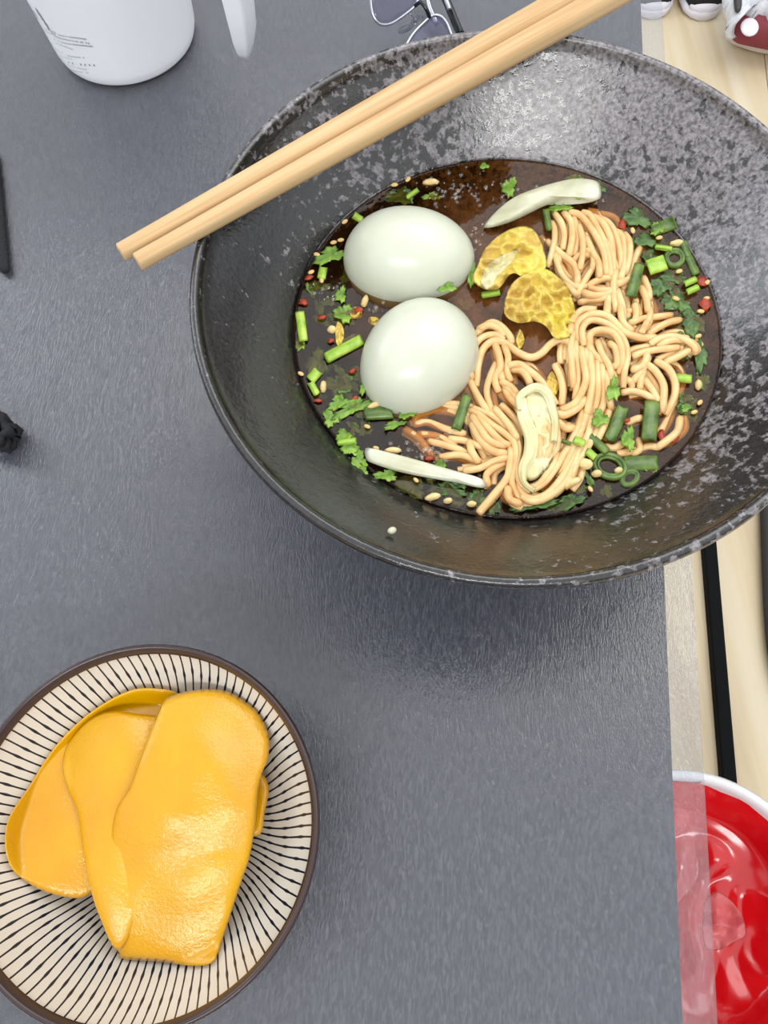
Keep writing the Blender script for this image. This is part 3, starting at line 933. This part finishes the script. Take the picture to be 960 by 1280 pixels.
for (x, y, rx, ry, an, dz, lab) in (
    (732, 580, 9, 8, 20, 1.5, 'largest pale garlic piece, at the left end of the scallion ring'),
    (746, 592, 6, 5, 0, -.2, 'pale garlic piece just under the scallion ring'),
    (773, 588, 5, 4, 0, .4, 'pale garlic piece inside the scallion ring'),
    (456, 377, 4, 9, 20, .4, 'tan garlic piece just below left of the upper egg'),
    (404, 483, 4, 9, 5, .3, 'tan garlic piece beside the light scallion chunks at left'),
    (846, 304, 8, 4, 0, .2, 'whitish garlic piece in the upper right cluster'),
    (491, 563, 11, 4, 5, 1.0, 'pale garlic piece just above the straight white stem'),
    (541, 621, 10, 5, -10, .2, 'pale garlic piece below the middle of the straight white stem'),
    (560, 626, 6, 4, 0, .1, 'round garlic piece near the wall below the straight white stem'),
    (590, 630, 6, 4, 0, .2, 'pale garlic piece beside the loose noodle end'),
    (873, 481, 4, 7, 10, .3, 'tan garlic piece near the right wall'),
    (468, 507, 10, 4, -20, 1.2, 'tan garlic piece above the thick scallion chunk'),
    (415, 412, 6, 5, 0, .0, 'pale garlic piece among yellow scraps at left'),
    (538, 228, 10, 4, 0, -.3, 'faint garlic piece sunk above the upper egg'),
    (716, 603, 12, 5, -20, .8, 'pale garlic piece at the noodle skein foot'),
):
    blob('garlic_piece', x, y, rx, ry, an, dz, M['bit'], lab, 'garlic', 'garlic pieces in the broth', .0018)
for (x, y, lab) in (
    (417, 303, 'upper left of the upper egg'), (396, 318, 'left of the bright leaf at the upper egg'), (389, 340, 'nearest the wall left of the upper egg'), (493, 231, 'above the upper egg'), (510, 224, 'topmost above the upper egg'),
    (431, 277, 'beside the light bit upper left of the upper egg'), (376, 467, 'against the far left wall'), (426, 300, 'near the shoulder of the upper egg'), (791, 288, 'at the top of the noodle fan'), (824, 297, 'on dark leaves at upper right'),
    (849, 339, 'between scallion cube and twin light bits'), (845, 373, 'below the twin light bits'), (884, 353, 'beside the red chili at the right wall'), (883, 373, 'beside the lower chili at the right wall'),
    (876, 389, 'on the right wall leaves'), (738, 611, 'below the scallion ring'), (875, 503, 'near the right wall by the small leaf'), (459, 533, 'left of the bubbles below the lower egg'), (873, 420, 'low along the right wall'),
    (520, 600, 'under the straight white stem'), (700, 232, 'above the curved white stem'), (470, 560, 'at the left tip of the straight white stem'), (402, 350, 'under the light chunk left of the upper egg'), (868, 515, 'lowest near the right wall'),
):
    blob('sesame_seed', x, y, 4.2, 2.7, random.uniform(0, 180), .9, M['seed'], 'sesame seed ' + lab, 'seed', 'sesame seeds in the broth', .0007)
for (x, y, rx, ry, lab) in (
    (379, 377, 5, 5, 'bright red flake against the left wall'), (386, 347, 5, 4, 'dull red flake left of the upper egg'), (402, 396, 7, 3, 'dull red sliver in dark broth at left'),
    (449, 387, 5, 4, 'orange flake on the yellow cabbage scrap'), (414, 426, 4, 3, 'red flake near the light green stalk'), (441, 463, 5, 3, 'orange flake left of the lower egg'),
    (444, 498, 4, 3, 'orange flake on the slanting cilantro leaf'), (582, 336, 2.5, 5, 'red flake stuck to the right tip of the upper egg'), (536, 572, 5, 3, 'red flake above the straight white stem'),
    (688, 582, 3, 2.6, 'red dot on the lower noodle skein'), (725, 503, 2.4, 2.4, 'red dot on the central noodles'), (783, 525, 4, 3, 'red flake between dark scallion strips'),
    (843, 547, 7, 5, 'crimson flake at the lower right wall'), (827, 545, 5, 7, 'orange flake right of the widest scallion strip'), (878, 352, 6, 7, 'dark red flake beside the twin light scallion bits'),
    (883, 380, 6, 8, 'dark red flake lower on the right wall'), (778, 281, 5, 6, 'red flake at the top of the noodle fan'), (397, 500, 5, 3, 'dull orange flake near the lower left wall'), (755, 504, 3, 5, 'orange flake by the upright cilantro leaf'),
):
    blob('chili_flake', x, y, rx, ry, random.uniform(-30, 30), .9, M['chili'], lab, 'chili', 'chili flakes in the broth', .0006)

# foam: small film domes floating on the broth, beyond counting
rnd = random.Random(3); Vs = []
def dome(c, r):
    V, F = [], []
    for i in range(4):
        th = PI / 2 * i / 3.2
        for k in range(8):
            a = 2 * PI * k / 8
            V.append(c + Vector((r * math.cos(th) * math.cos(a), r * math.cos(th) * math.sin(a), r * .8 * math.sin(th))))
    for i in range(3):
        for k in range(8):
            F.append((i * 8 + k, i * 8 + (k + 1) % 8, (i + 1) * 8 + (k + 1) % 8, (i + 1) * 8 + k))
    F.append(tuple(range(24, 32)))
    return V, F
for (x, y, sx, sy, n) in ((570, 240, 30, 18, 70), (535, 565, 32, 18, 45), (410, 365, 18, 16, 24), (640, 240, 40, 16, 20), (735, 250, 60, 10, 16), (842, 420, 22, 60, 22), (595, 290, 12, 22, 16), (600, 600, 14, 6, 14), (470, 385, 10, 8, 8)):
    for i in range(n):
        Vs.append(dome(P(rnd.gauss(x, sx * .6), rnd.gauss(y, sy * .6), SZ + .0001), rnd.choice((.0005, .0007, .0009, .0013))))
tag(mesh('foam_bubbles', *join(*Vs), M['bubble']), 'tiny clear bubbles floating on the brown broth', 'bubbles', kind='stuff')
c = P(490, 663, .0905)
V, F = ellipsoid((0, 0, 0), .0016, .0013, .0012, .3, 6, 8)
o = mesh('food_crumb', [v + c for v in V], F, M['stem']); tag(o, 'small white crumb stuck on the bare lower bowl wall', 'crumb')

# ------------------------------------------------------------------ chopsticks
def chopstick(p0, p1, label, ex=1.06):
    def rad(t): return .0029 + .0018 * t
    pts = []
    q0, q1 = P(*p0, RZ + rad(0)), P(*p1, RZ + rad(1))
    L = (q1 - q0).length * ex
    d = (q1 - q0).normalized()
    ang = math.atan2(d.y, d.x)
    me = bpy.data.meshes.new('chopstick')
    V, F = [], []
    n = 30; sides = 16
    for i in range(n + 1):
        t = i / n * ex
        r = rad(t) * (.86 if i in (0, n) else 1)
        x = L * i / n + (0 if i not in (1, n - 1) else (-1 if i == 1 else 1) * (L / n - .0006))
        for k in range(sides):
            a = 2 * PI * (k + .5) / sides
            cx, sx = math.cos(a), math.sin(a)
            s = 1 / (abs(cx) ** 7 + abs(sx) ** 7) ** (1 / 7)
            V.append((x, r * cx * s, r * sx * s * .96 + (rad(t) - rad(0))))
    for i in range(n):
        for k in range(sides):
            F.append((i * sides + k, i * sides + (k + 1) % sides, (i + 1) * sides + (k + 1) % sides, (i + 1) * sides + k))
    F.append(tuple(range(sides))[::-1]); F.append(tuple(n * sides + k for k in range(sides)))
    F = [f[::-1] for f in F]
    me.from_pydata(V, [], F); me.materials.append(M['wood'])
    me.polygons.foreach_set('use_smooth', [True] * len(me.polygons))
    o = bpy.data.objects.new('chopstick', me); COL.objects.link(o)
    o.location = q0 + Vector((0, 0, .0004)); o.rotation_euler = (0, 0, ang)
    return tag(o, label, 'chopstick', 'wooden chopsticks across the bowl')


chopstick((151, 317), (709, 0), 'plain wooden chopstick laid across the black bowl, the farther of the pair')
chopstick((172, 329), (757, 0), 'plain wooden chopstick laid across the black bowl, the one nearer the eggs')

# ------------------------------------------------------------------ small striped bowl
SB = Vector((-.0935, .0055, 0)); SRR, SRZ = .0620, .0550
sin_ = [(1e-4, .0085), (.015, .0088), (.024, .0105), (.034, .0165), (.044, .0265), (.053, .0390), (.0590, .0490), (.0600, .0530)]
sout = [(.0608, .0548), (.0616, .0548), (SRR, .0535), (.0612, .0490), (.0555, .0385), (.0465, .0245), (.0365, .0135), (.0270, .0075), (.0255, .0050), (.0255, .0006), (.0235, .0002), (.0225, .0020), (.0220, .0045), (1e-4, .0050)]
sb = thing('side_dish_bowl', SB, 'small white bowl with black radial lines and brown rim, lower left', 'bowl')
V, F = lathe(smooth_prof(sin_) + smooth_prof(sout), SB, 128)
mesh('body', V, [f[::-1] for f in F], M['stripe'], sb)
rp = [(.0592, .0512), (.0603, .0545), (.0611, .0552), (.0619, .0549), (.0624, .0535), (.0621, .0518), (.0610, .0505), (.0592, .0512)]
V, F = lathe(rp, SB, 128)
mesh('rim_band', V, [f for f in F], M['rim'], sb)


def swall(x, y):
    r = math.hypot(x - SB.x, y - SB.y)
    for (r0, z0), (r1, z1) in zip(sin_, sin_[1:]):
        if r <= r1: return z0 + (z1 - z0) * (r - r0) / max(1e-6, r1 - r0)
    return .055


def pickle(outline, zf, T, label, seed, wr=.0016):
    def place(u, v, s):
        z = zf(u, v) + wr * noise.noise(Vector((u / 60, v / 60, seed)))
        for _ in range(3):
            w = P(u, v, z)
            z = max(z, swall(w.x, w.y) + T / 2 + .0006)
        return P(u, v, z)
    V, F = sheet(outline, place, T, 120, 24, 16)
    return tag(mesh('pickle_slice', V, F, M['slice']), label, 'pickle', 'yellow pickle slices in the striped bowl')


pickle([(222, 866), (180, 860), (150, 868), (115, 889), (85, 915), (60, 945), (35, 985), (12, 1020), (6, 1050), (10, 1076), (22, 1094), (50, 1112), (85, 1122), (110, 1119), (135, 1090), (160, 1020), (200, 940), (225, 890)],
       lambda u, v: .0290 + .006 * max(0, (200 - u) / 200), .0032, 'broad yellow pickle slice at the left, bottom of the pile', 1)
pickle([(215, 900), (170, 892), (138, 889), (112, 899), (92, 918), (81, 938), (78, 962), (86, 988), (97, 1015), (103, 1060), (112, 1108), (124, 1146), (147, 1189), (170, 1150), (185, 1080), (205, 1000), (225, 930)],
       lambda u, v: .0345 + .004 * max(0, 1 - ((u - 150) / 60) ** 2) - .006 * max(0, (v - 1000) / 200) ** 2, .0032, 'slender yellow pickle slice between the left and the top slices', 2)
pickle([(326, 966), (336, 985), (331, 1015), (327, 1040), (316, 1046), (296, 1040), (286, 1000), (300, 970)],
       lambda u, v: .0300, .0042, 'small yellow pickle slice end peeping out at the right', 3)
pickle([(208, 873), (240, 863), (280, 863), (308, 878), (325, 895), (336, 920), (335, 948), (327, 968), (322, 992), (319, 1030), (312, 1072), (301, 1104), (286, 1150), (272, 1192), (262, 1205), (236, 1207), (200, 1202), (165, 1200), (149, 1196), (147, 1172), (148, 1132), (142, 1100), (136, 1062), (139, 1038), (147, 1008), (162, 985), (172, 958), (186, 920), (200, 886)],
       lambda u, v: .0440 + .003 * math.sin(PI * min(1, max(0, (v - 863) / 200))) - .0130 * max(0, (v - 1010) / 190) ** 1.4 - .004 * ((u - 235) / 90) ** 2, .0036, 'largest yellow pickle slice, glistening on top of the pile', 4)

# ------------------------------------------------------------------ white jug
JC = Vector((-.1275, .4520, 0))
jug = thing('jug', JC, 'white plastic jug with fine grey print standing at the upper left', 'jug')
jp = [(1e-4, .0030), (.030, .0026), (.036, .0012), (.0385, .0006), (.0405, .0016), (.0418, .0050), (.0428, .0120), (.0455, .0500), (.0490, .1000), (.0525, .1500), (.0530, .1560), (.0500, .1600), (.0450, .1620), (1e-4, .1640)]
JR = smooth_prof(jp, 3)
V, F = lathe(JR, JC, 96)
mesh('body', V, [f for f in F], M['white'], jug)


def jug_r(z):
    for (r0, z0), (r1, z1) in zip(jp[5:], jp[6:]):
        if z <= z1: return r0 + (r1 - r0) * (z - z0) / (z1 - z0)
    return .05


def jug_hit(x, y):
    """where the ray through a photo pixel meets the jug's wall"""
    o = Vector((0, 0, CAMH)); d = (P(x, y, 0) - o)
    best = None
    for i in range(1, 2001):
        p = o + d * (i / 2000)
        if p.z < .004 or p.z > .15: continue
        if math.hypot(p.x - JC.x, p.y - JC.y) <= jug_r(p.z) + .0003: return p
    return None


def proj(w):
    v = w - Vector((0, 0, CAMH)); dd = v.dot(FW)
    return 480 + FPX * v.dot(RT) / dd, 640 - FPX * v.dot(UP) / dd


# printed rows: small dashes hugging the wall
rows = [  # (x0,y0,x1,y1, dash, height) in photo pixels
    ((62, 40), (74, 44), (108, 49), 2.2, .0011), ((66, 44), (80, 49), (111, 54), 2.2, .0011), ((66, 48), (82, 54), (115, 58), 2.2, .0011), ((68, 53), (78, 57), (92, 62), 1.8, .0008),
    ((64, 58), (70, 62), (78, 66), 1.6, .0007), ((83, 69), (92, 71), (106, 72), 2.2, .0009), ((64, 64), (76, 70), (90, 74), 1.6, .0007), ((68, 70), (90, 79), (122, 82), 4.6, .0016),
    ((74, 76), (90, 83), (108, 87), 1.6, .0007), ((76, 80), (92, 88), (110, 91), 1.6, .0008), ((80, 86), (92, 92), (102, 96), 1.6, .0007), ((40, 24), (52, 34), (70, 41), 2.0, .0010), ((44, 32), (54, 38), (66, 43), 2, .0008)]
PV = []
rnd = random.Random(5)
def on_jug(p, off=.00035):
    r = jug_r(p.z) + off; a = math.atan2(p.y - JC.y, p.x - JC.x)
    return Vector((JC.x + r * math.cos(a), JC.y + r * math.sin(a), p.z)), a
def dash_at(p, wa, hz):
    q, a = on_jug(p); V = []
    for da, dz in ((-wa, -hz), (wa, -hz), (wa, hz), (-wa, hz)):
        z = q.z + dz; r = jug_r(z) + .00035
        V.append(Vector((JC.x + r * math.cos(a + da), JC.y + r * math.sin(a + da), z)))
    return V, [(0, 1, 2, 3)]
for a, b, c, dl, hh in rows:
    pts = catmull([Vector((*a, 0)), Vector((*b, 0)), Vector((*c, 0))], 30)
    acc = 0
    for u, v in zip(pts, pts[1:]):
        acc += (v - u).length
        if acc >= dl:
            acc = 0
            h = jug_hit(v.x, v.y)
            if h and rnd.random() < .93: PV.append(dash_at(h, dl * .32 * .00045 / .045 * (1 if dl < 4 else .6), hh * .42))
# large characters at the top of the print
for x, y in ((30, 10), (34, 14), (37, 17), (40, 20), (43, 16), (36, 8), (46, 21), (33, 6)):
    h = jug_hit(x, y)
    if h: PV.append(dash_at(h, .010, .0016))
for x, y in ((47, 15), (51, 21), (55, 27), (59, 33)):
    h = jug_hit(x, y)
    if h: PV.append(dash_at(h, .018, .0022))
if PV: mesh('printed_text', *join(*PV), M['print'], jug, smooth=False)
# handle: a hanging bar, free at its foot, joined to the jug near the lid
hv, hf = [], []
ht = P(314, 73, .036)
out_d = Vector((ht.x - JC.x, ht.y - JC.y, 0)).normalized(); sd = Vector((0, 0, 1)).cross(out_d)
hd = (ht - JC); hd.z = 0; rad0 = hd.length
prof = [(.0360, .0015, .0022, 0), (.0375, .0040, .0045, .000), (.0420, .0062, .0065, .0008), (.0500, .0080, .0085, .002), (.0650, .0088, .0100, .003), (.0900, .0090, .0110, .003), (.1200, .0090, .0110, .001), (.1380, .0090, .0110, -.004)]
rings_ = []
for (z, hw, dp, o_) in prof:
    c = JC + out_d * (rad0 - .003 + o_); c.z = z
    rings_.append((c, hw, dp, out_d))
sd_t = Matrix.Rotation(math.radians(24), 3, 'Z')
# bend in towards the jug
for i in range(1, 6):
    t = i / 5 * PI / 2
    c = JC + out_d * (rad0 - .007 - .012 * (1 - math.cos(t))); c.z = .138 + .012 * math.sin(t)
    rings_.append((c, .0090, .0110, (out_d * math.cos(t) + Vector((0, 0, 1)) * math.sin(t)).normalized()))
c = JC + out_d * .048; c.z = .150
rings_.append((c, .0090, .0110, Vector((0, 0, 1))))
S = 48
for (c, hw, dp, od) in rings_:
    for k in range(S):
        a = 2 * PI * k / S; cx, sx = math.cos(a), math.sin(a)
        s = 1 / (abs(cx) ** 14 + abs(sx) ** 14) ** (1 / 14)
        hv.append(c + sd_t @ (sd * (hw * cx * s) + od * (dp * .5 * sx * s)))
nr = len(rings_)
for i in range(nr - 1):
    for k in range(S):
        hf.append((i * S + k, i * S + (k + 1) % S, (i + 1) * S + (k + 1) % S, (i + 1) * S + k))
hf.append(tuple(range(S))[::-1]); hf.append(tuple((nr - 1) * S + k for k in range(S)))
mesh('handle', hv, hf, M['white'], jug)

# ------------------------------------------------------------------ eyeglasses behind the bowl
gl = thing('eyeglasses', P(520, 10, 0), 'folded eyeglasses with thin silver rims and a black temple behind the bowl', 'eyeglasses')
def glens(outl, zf):
    pts = [P(x, y, zf(x, y)) for x, y in outl]
    pth = catmull(pts + [pts[0]], 5)
    mesh('lens_rim', *tube(pth, .00085, 8, 1, False), M['silver'], gl)
    V, F = sheet(outl, lambda u, v, s: P(u, v, zf(u, v)), .0012, 60, 5, 6)
    mesh('lens', V, F, M['lens'], gl)
glens([(463, -2), (465, 14), (471, 27), (480, 31), (492, 28), (508, 17), (519, 7), (524, -6), (522, -24), (505, -40), (480, -40), (467, -24)], lambda x, y: .022 - .0002 * (x - 490) + .0002 * (y - 0) * -1)
glens([(508, 56), (516, 43), (528, 30), (540, 20), (550, 20), (558, 28), (564, 42), (570, 60), (560, 72), (535, 78), (514, 70)], lambda x, y: .014 + .0001 * (60 - y))
# bridge
mesh('bridge', *tube(catmull([P(519, 7, .020), P(526, 3, .024), (P(533, 12, .022)), P(537, 22, .018)], 6), .0011, 8), M['gblack'], gl)
for (a, b, c) in (((513, 18, .020), (517, 22, .016), (518, 27, .012)), ((520, 30, .018), (512, 34, .014), (507, 32, .012))):
    mesh('nose_pad_arm', *tube(catmull([P(*a), P(*b), P(*c)], 5), .0004, 6), M['silver'], gl)
mesh('nose_pad', *ellipsoid(P(507, 36, .011), .0052, .0022, .0016, math.radians(28), 10, 14), M['pad'], gl)
mesh('nose_pad', *ellipsoid(P(519, 25, .011), .0040, .0018, .0014, math.radians(50), 10, 14), M['pad'], gl)
mesh('temple', *tube(catmull([P(545, -30, .016), P(556, -4, .013), P(566, 20, .010), P(576, 44, .007)], 6), .0022, 8, 1.6), M['gblack'], gl)
mesh('temple', *tube(catmull([P(528, -30, .012), P(534, -4, .010), P(538, 12, .008), P(546, 30, .006)], 6), .0016, 8, 1.5), M['silver'], gl)
mesh('hinge', *tube(catmull([P(557, -2, .017), P(560, 6, .016), P(562, 12, .015)], 3), .0014, 8), M['silver'], gl)

# ------------------------------------------------------------------ dark things at the left edge
o = px_sheet('reflection_sheet', [(-40, 180), (-6, 186), (0, 215), (4, 250), (8, 290), (11, 320), (12, 340), (4, 342), (-6, 332), (-30, 330), (-44, 260)],
             lambda u, v: .0022, .0030, M['cloth'], 0, 60, 60, 8)  # flat dark sheet added in place of a blurred table reflection
tag(o, 'dark sheet standing in for a blurred reflection at the upper left of the table', 'reflection')
ht_ = []
rnd = random.Random(11)
c0 = P(-2, 541, .009)
for i in range(3):
    pth = []
    for k in range(25):
        t = 2 * PI * k / 24
        r = .0066 + .0012 * math.sin(5 * t + i)
        pth.append(c0 + Vector((r * math.cos(t) * (1 - .1 * i), r * math.sin(t), -.004 + .0032 * i + .0012 * math.sin(3 * t + i * 2))))
    ht_.append(tube(pth, lambda t: .0022 + .0006 * math.sin(40 * t), 8, 1, False))
tag(mesh('hair_tie', *join(*ht_), M['cloth']), 'small black crinkled hair tie at the left edge of the table', 'hair tie')

# ------------------------------------------------------------------ on the floor
a, b = P(887.5, 690, FL + .01), P(921.5, 1100, FL + .01)
dr = (a - b).normalized(); A_ = a + dr * .25; B_ = b - dr * .5
s_ = Vector((dr.y, -dr.x, 0)) * .0092
V = [A_ - s_, A_ + s_, B_ + s_, B_ - s_]; V = [Vector((v.x, v.y, FL + .0005)) for v in V] + [Vector((v.x, v.y, FL + .012)) for v in V]
V += [v * 1 for v in V[4:]]
ctr = sum(V[:4], Vector()) / 4
for i in range(8, 12):
    d = ctr - V[i]; d.z = 0; V[i] = V[i] + s_.normalized() * (.002 if (V[i] - ctr).dot(s_) < 0 else -.002); V[i].z = FL + .015
F = [(3, 2, 1, 0), (0, 1, 5, 4), (1, 2, 6, 5), (2, 3, 7, 6), (3, 0, 4, 7), (4, 5, 9, 8), (5, 6, 10, 9), (6, 7, 11, 10), (7, 4, 8, 11), (8, 9, 10, 11)]
tag(mesh('floor_rail', V, F, M['black'], smooth=False), 'long straight black rail on the pale wooden floor beside the table', 'rail')

# dark grey floor mat entering at the right edge
o = px_sheet('floor_mat', [(950, 560), (950, 640), (952, 705), (955, 770), (962, 830), (985, 880), (1060, 900), (1160, 820), (1180, 640), (1120, 540), (1000, 530)],
             lambda u, v: FL + .012, .022, M['dgrey'], 0, 60, 80, 8, pw=9)
tag(o, 'dark grey mat with a curved edge on the floor at the right margin', 'mat')

# bin with red bag
bc = P(868, 1150, -.45)
bn = thing('waste_bin', (bc.x, bc.y, FL), 'white bin standing on the floor under the table edge, lower right', 'bin')
V, F = lathe([(1e-4, .004), (.088, .004), (.092, .0), (.096, .004), (.118, .27), (.124, .286), (.126, .290), (.124, .293), (.119, .292), (.116, .286), (.094, .010), (1e-4, .010)], Vector((bc.x, bc.y, FL)), 72)
mesh('body', V, F, M['binw'], bn)
V, F = [], []
NR, NS = 34, 120
rnd = random.Random(2)
for i in range(NR + 1):
    s = i / NR
    for k in range(NS):
        a = 2 * PI * k / NS
        r = .1165 * s + .0001
        x, y = r * math.cos(a), r * math.sin(a)
        z = -.45 - .030 - .05 * (1 - s ** 3)
        n1 = noise.noise(Vector((x * 12, y * 14, 1))); n2 = noise.noise(Vector((x * 30, y * 24, 4)))
        z += (.030 * abs(n1) + .012 * abs(n2)) * (1 - s ** 6) + .028 * max(0, s - .82) / .18
        if s > .93:
            rr = r + (s - .93) * .08 * (1 if math.cos(a) > .3 else -.2)
            x, y = rr * math.cos(a), rr * math.sin(a)
            z += .006 * noise.noise(Vector((a * 6, 3, 3)))
        V.append(Vector((bc.x + x, bc.y + y, z)))
for i in range(NR):
    for k in range(NS):
        F.append((i * NS + k, i * NS + (k + 1) % NS, (i + 1) * NS + (k + 1) % NS, (i + 1) * NS + k))
bag = mesh('plastic_bag', V, [f[::-1] for f in F], M['bag'])
tag(bag, 'shiny red plastic bag crumpled inside the white bin', 'bag')
o = px_sheet('plastic_wrapper', [(893, 1115), (905, 1118), (925, 1140), (933, 1168), (916, 1178), (897, 1188), (880, 1180), (880, 1130)], lambda u, v: -.455 + .0001 * (u - 880), .0008, M['film'], .010, 40, 60, 10)
tag(o, 'clear torn wrapper lying on the red bag in the bin', 'wrapper')

# ------------------------------------------------------------------ shoes at the far right
def shoe(px, py, ang, label, wid=.05):
    c = P(px, py, FL)                     # tip of the toe on the floor
    d = Vector((math.sin(ang), math.cos(ang), 0)); s = Vector((d.y, -d.x, 0))
    root = thing('sneaker', c + d * .13, label, 'shoe', 'pair of black sneakers with white toes')
    def loft(profile, S=20):
        V, F = [], []
        for (t, hw, z0, z1) in profile:
            for k in range(S):
                a = 2 * PI * k / S; cx, sx = math.cos(a), math.sin(a)
                e = 1 / (abs(cx) ** 3 + abs(sx) ** 3) ** (1 / 3)
                V.append(c + d * t + s * hw * cx * e + Vector((0, 0, (z0 + z1) / 2 + (z1 - z0) / 2 * sx * e)))
        n = len(profile)
        for i in range(n - 1):
            for k in range(S): F.append((i * S + k, i * S + (k + 1) % S, (i + 1) * S + (k + 1) % S, (i + 1) * S + k))
        F.append(tuple(range(S))[::-1]); F.append(tuple((n - 1) * S + k for k in range(S)))
        return V, F
    mesh('sole', *loft([(0, .010, .0, .014), (.006, .024, 0, .018), (.02, .036, 0, .022), (.045, .042, 0, .029), (.09, .043, 0, .028), (.16, .038, 0, .028), (.24, .036, 0, .030), (.275, .026, 0, .030), (.283, .010, .003, .026)]), M['rubber'], root)
    mesh('toe_cap', *loft([(.003, .010, .008, .020), (.007, .021, .008, .025), (.011, .026, .008, .027), (.015, .029, .008, .029)]), M['rubber'], root)
    mesh('upper', *loft([(.011, .022, .012, .028), (.017, .030, .012, .040), (.030, .037, .012, .052), (.045, .041, .02, .060), (.07, .045, .02, .066), (.11, .043, .02, .082), (.15, .036, .02, .098), (.19, .034, .02, .110), (.25, .034, .02, .116), (.272, .026, .02, .115), (.276, .018, .03, .105)]), M['canvas'], root)
    lc = []
    for i in range(5):
        t = .075 + i * .02; z = .070 + i * .0075
        lc.append(tube(catmull([c + d * t + s * -.018 + Vector((0, 0, z - .002)), c + d * (t + .004) + Vector((0, 0, z + .004)), c + d * t + s * .018 + Vector((0, 0, z - .002))], 4), .0025, 6))
    mesh('laces', *join(*lc), M['rubber'], root)
    return root


shoe(878, 27, .10, 'black sneaker with white toe cap on the floor, fully seen right of the table')
shoe(817, 25, .02, 'black sneaker with white toe cap, half hidden by the table edge')
# maroon trainer lying on its side, sole towards us
mr = thing('trainer', P(950, 40, FL), 'maroon and white shoe with a round pale patch at the top right', 'shoe')
def fl(name, outl, z, T, mat, wr=0, parent=mr, pw=5, ws=20):
    return px_sheet(name, outl, lambda u, v: z, T, mat, wr, ws, 80, 10, parent, pw, 3)
fl('sole', [(906, 42), (925, 50), (950, 57), (980, 60), (1020, 58), (1040, 40), (1020, 30), (960, 38), (920, 36), (909, 32)], FL + .025, .045, M['cream'])
fl('upper', [(914, 34), (918, 24), (932, 20), (960, 22), (1000, 20), (1030, 24), (1030, 44), (990, 56), (960, 52), (930, 46), (916, 42)], FL + .055, .05, M['maroon'])
fl('collar', [(903, 6), (905, -12), (930, -30), (980, -40), (1030, -30), (1030, 24), (980, 26), (948, 22), (930, 22), (918, 27), (911, 44), (906, 40), (909, 26)], FL + .075, .05, M['offw'], .014)
fl('patch', [(937 + 11.5 * math.cos(i * PI / 6), 34 + 11.5 * math.sin(i * PI / 6)) for i in range(12)], FL + .083, .006, M['rubber'])
fl('tongue', [(918, -8), (925, -10), (927, 6), (925, 14), (919, 12)], FL + .105, .012, M['dgrey'])
print('noodle strands', cnt)
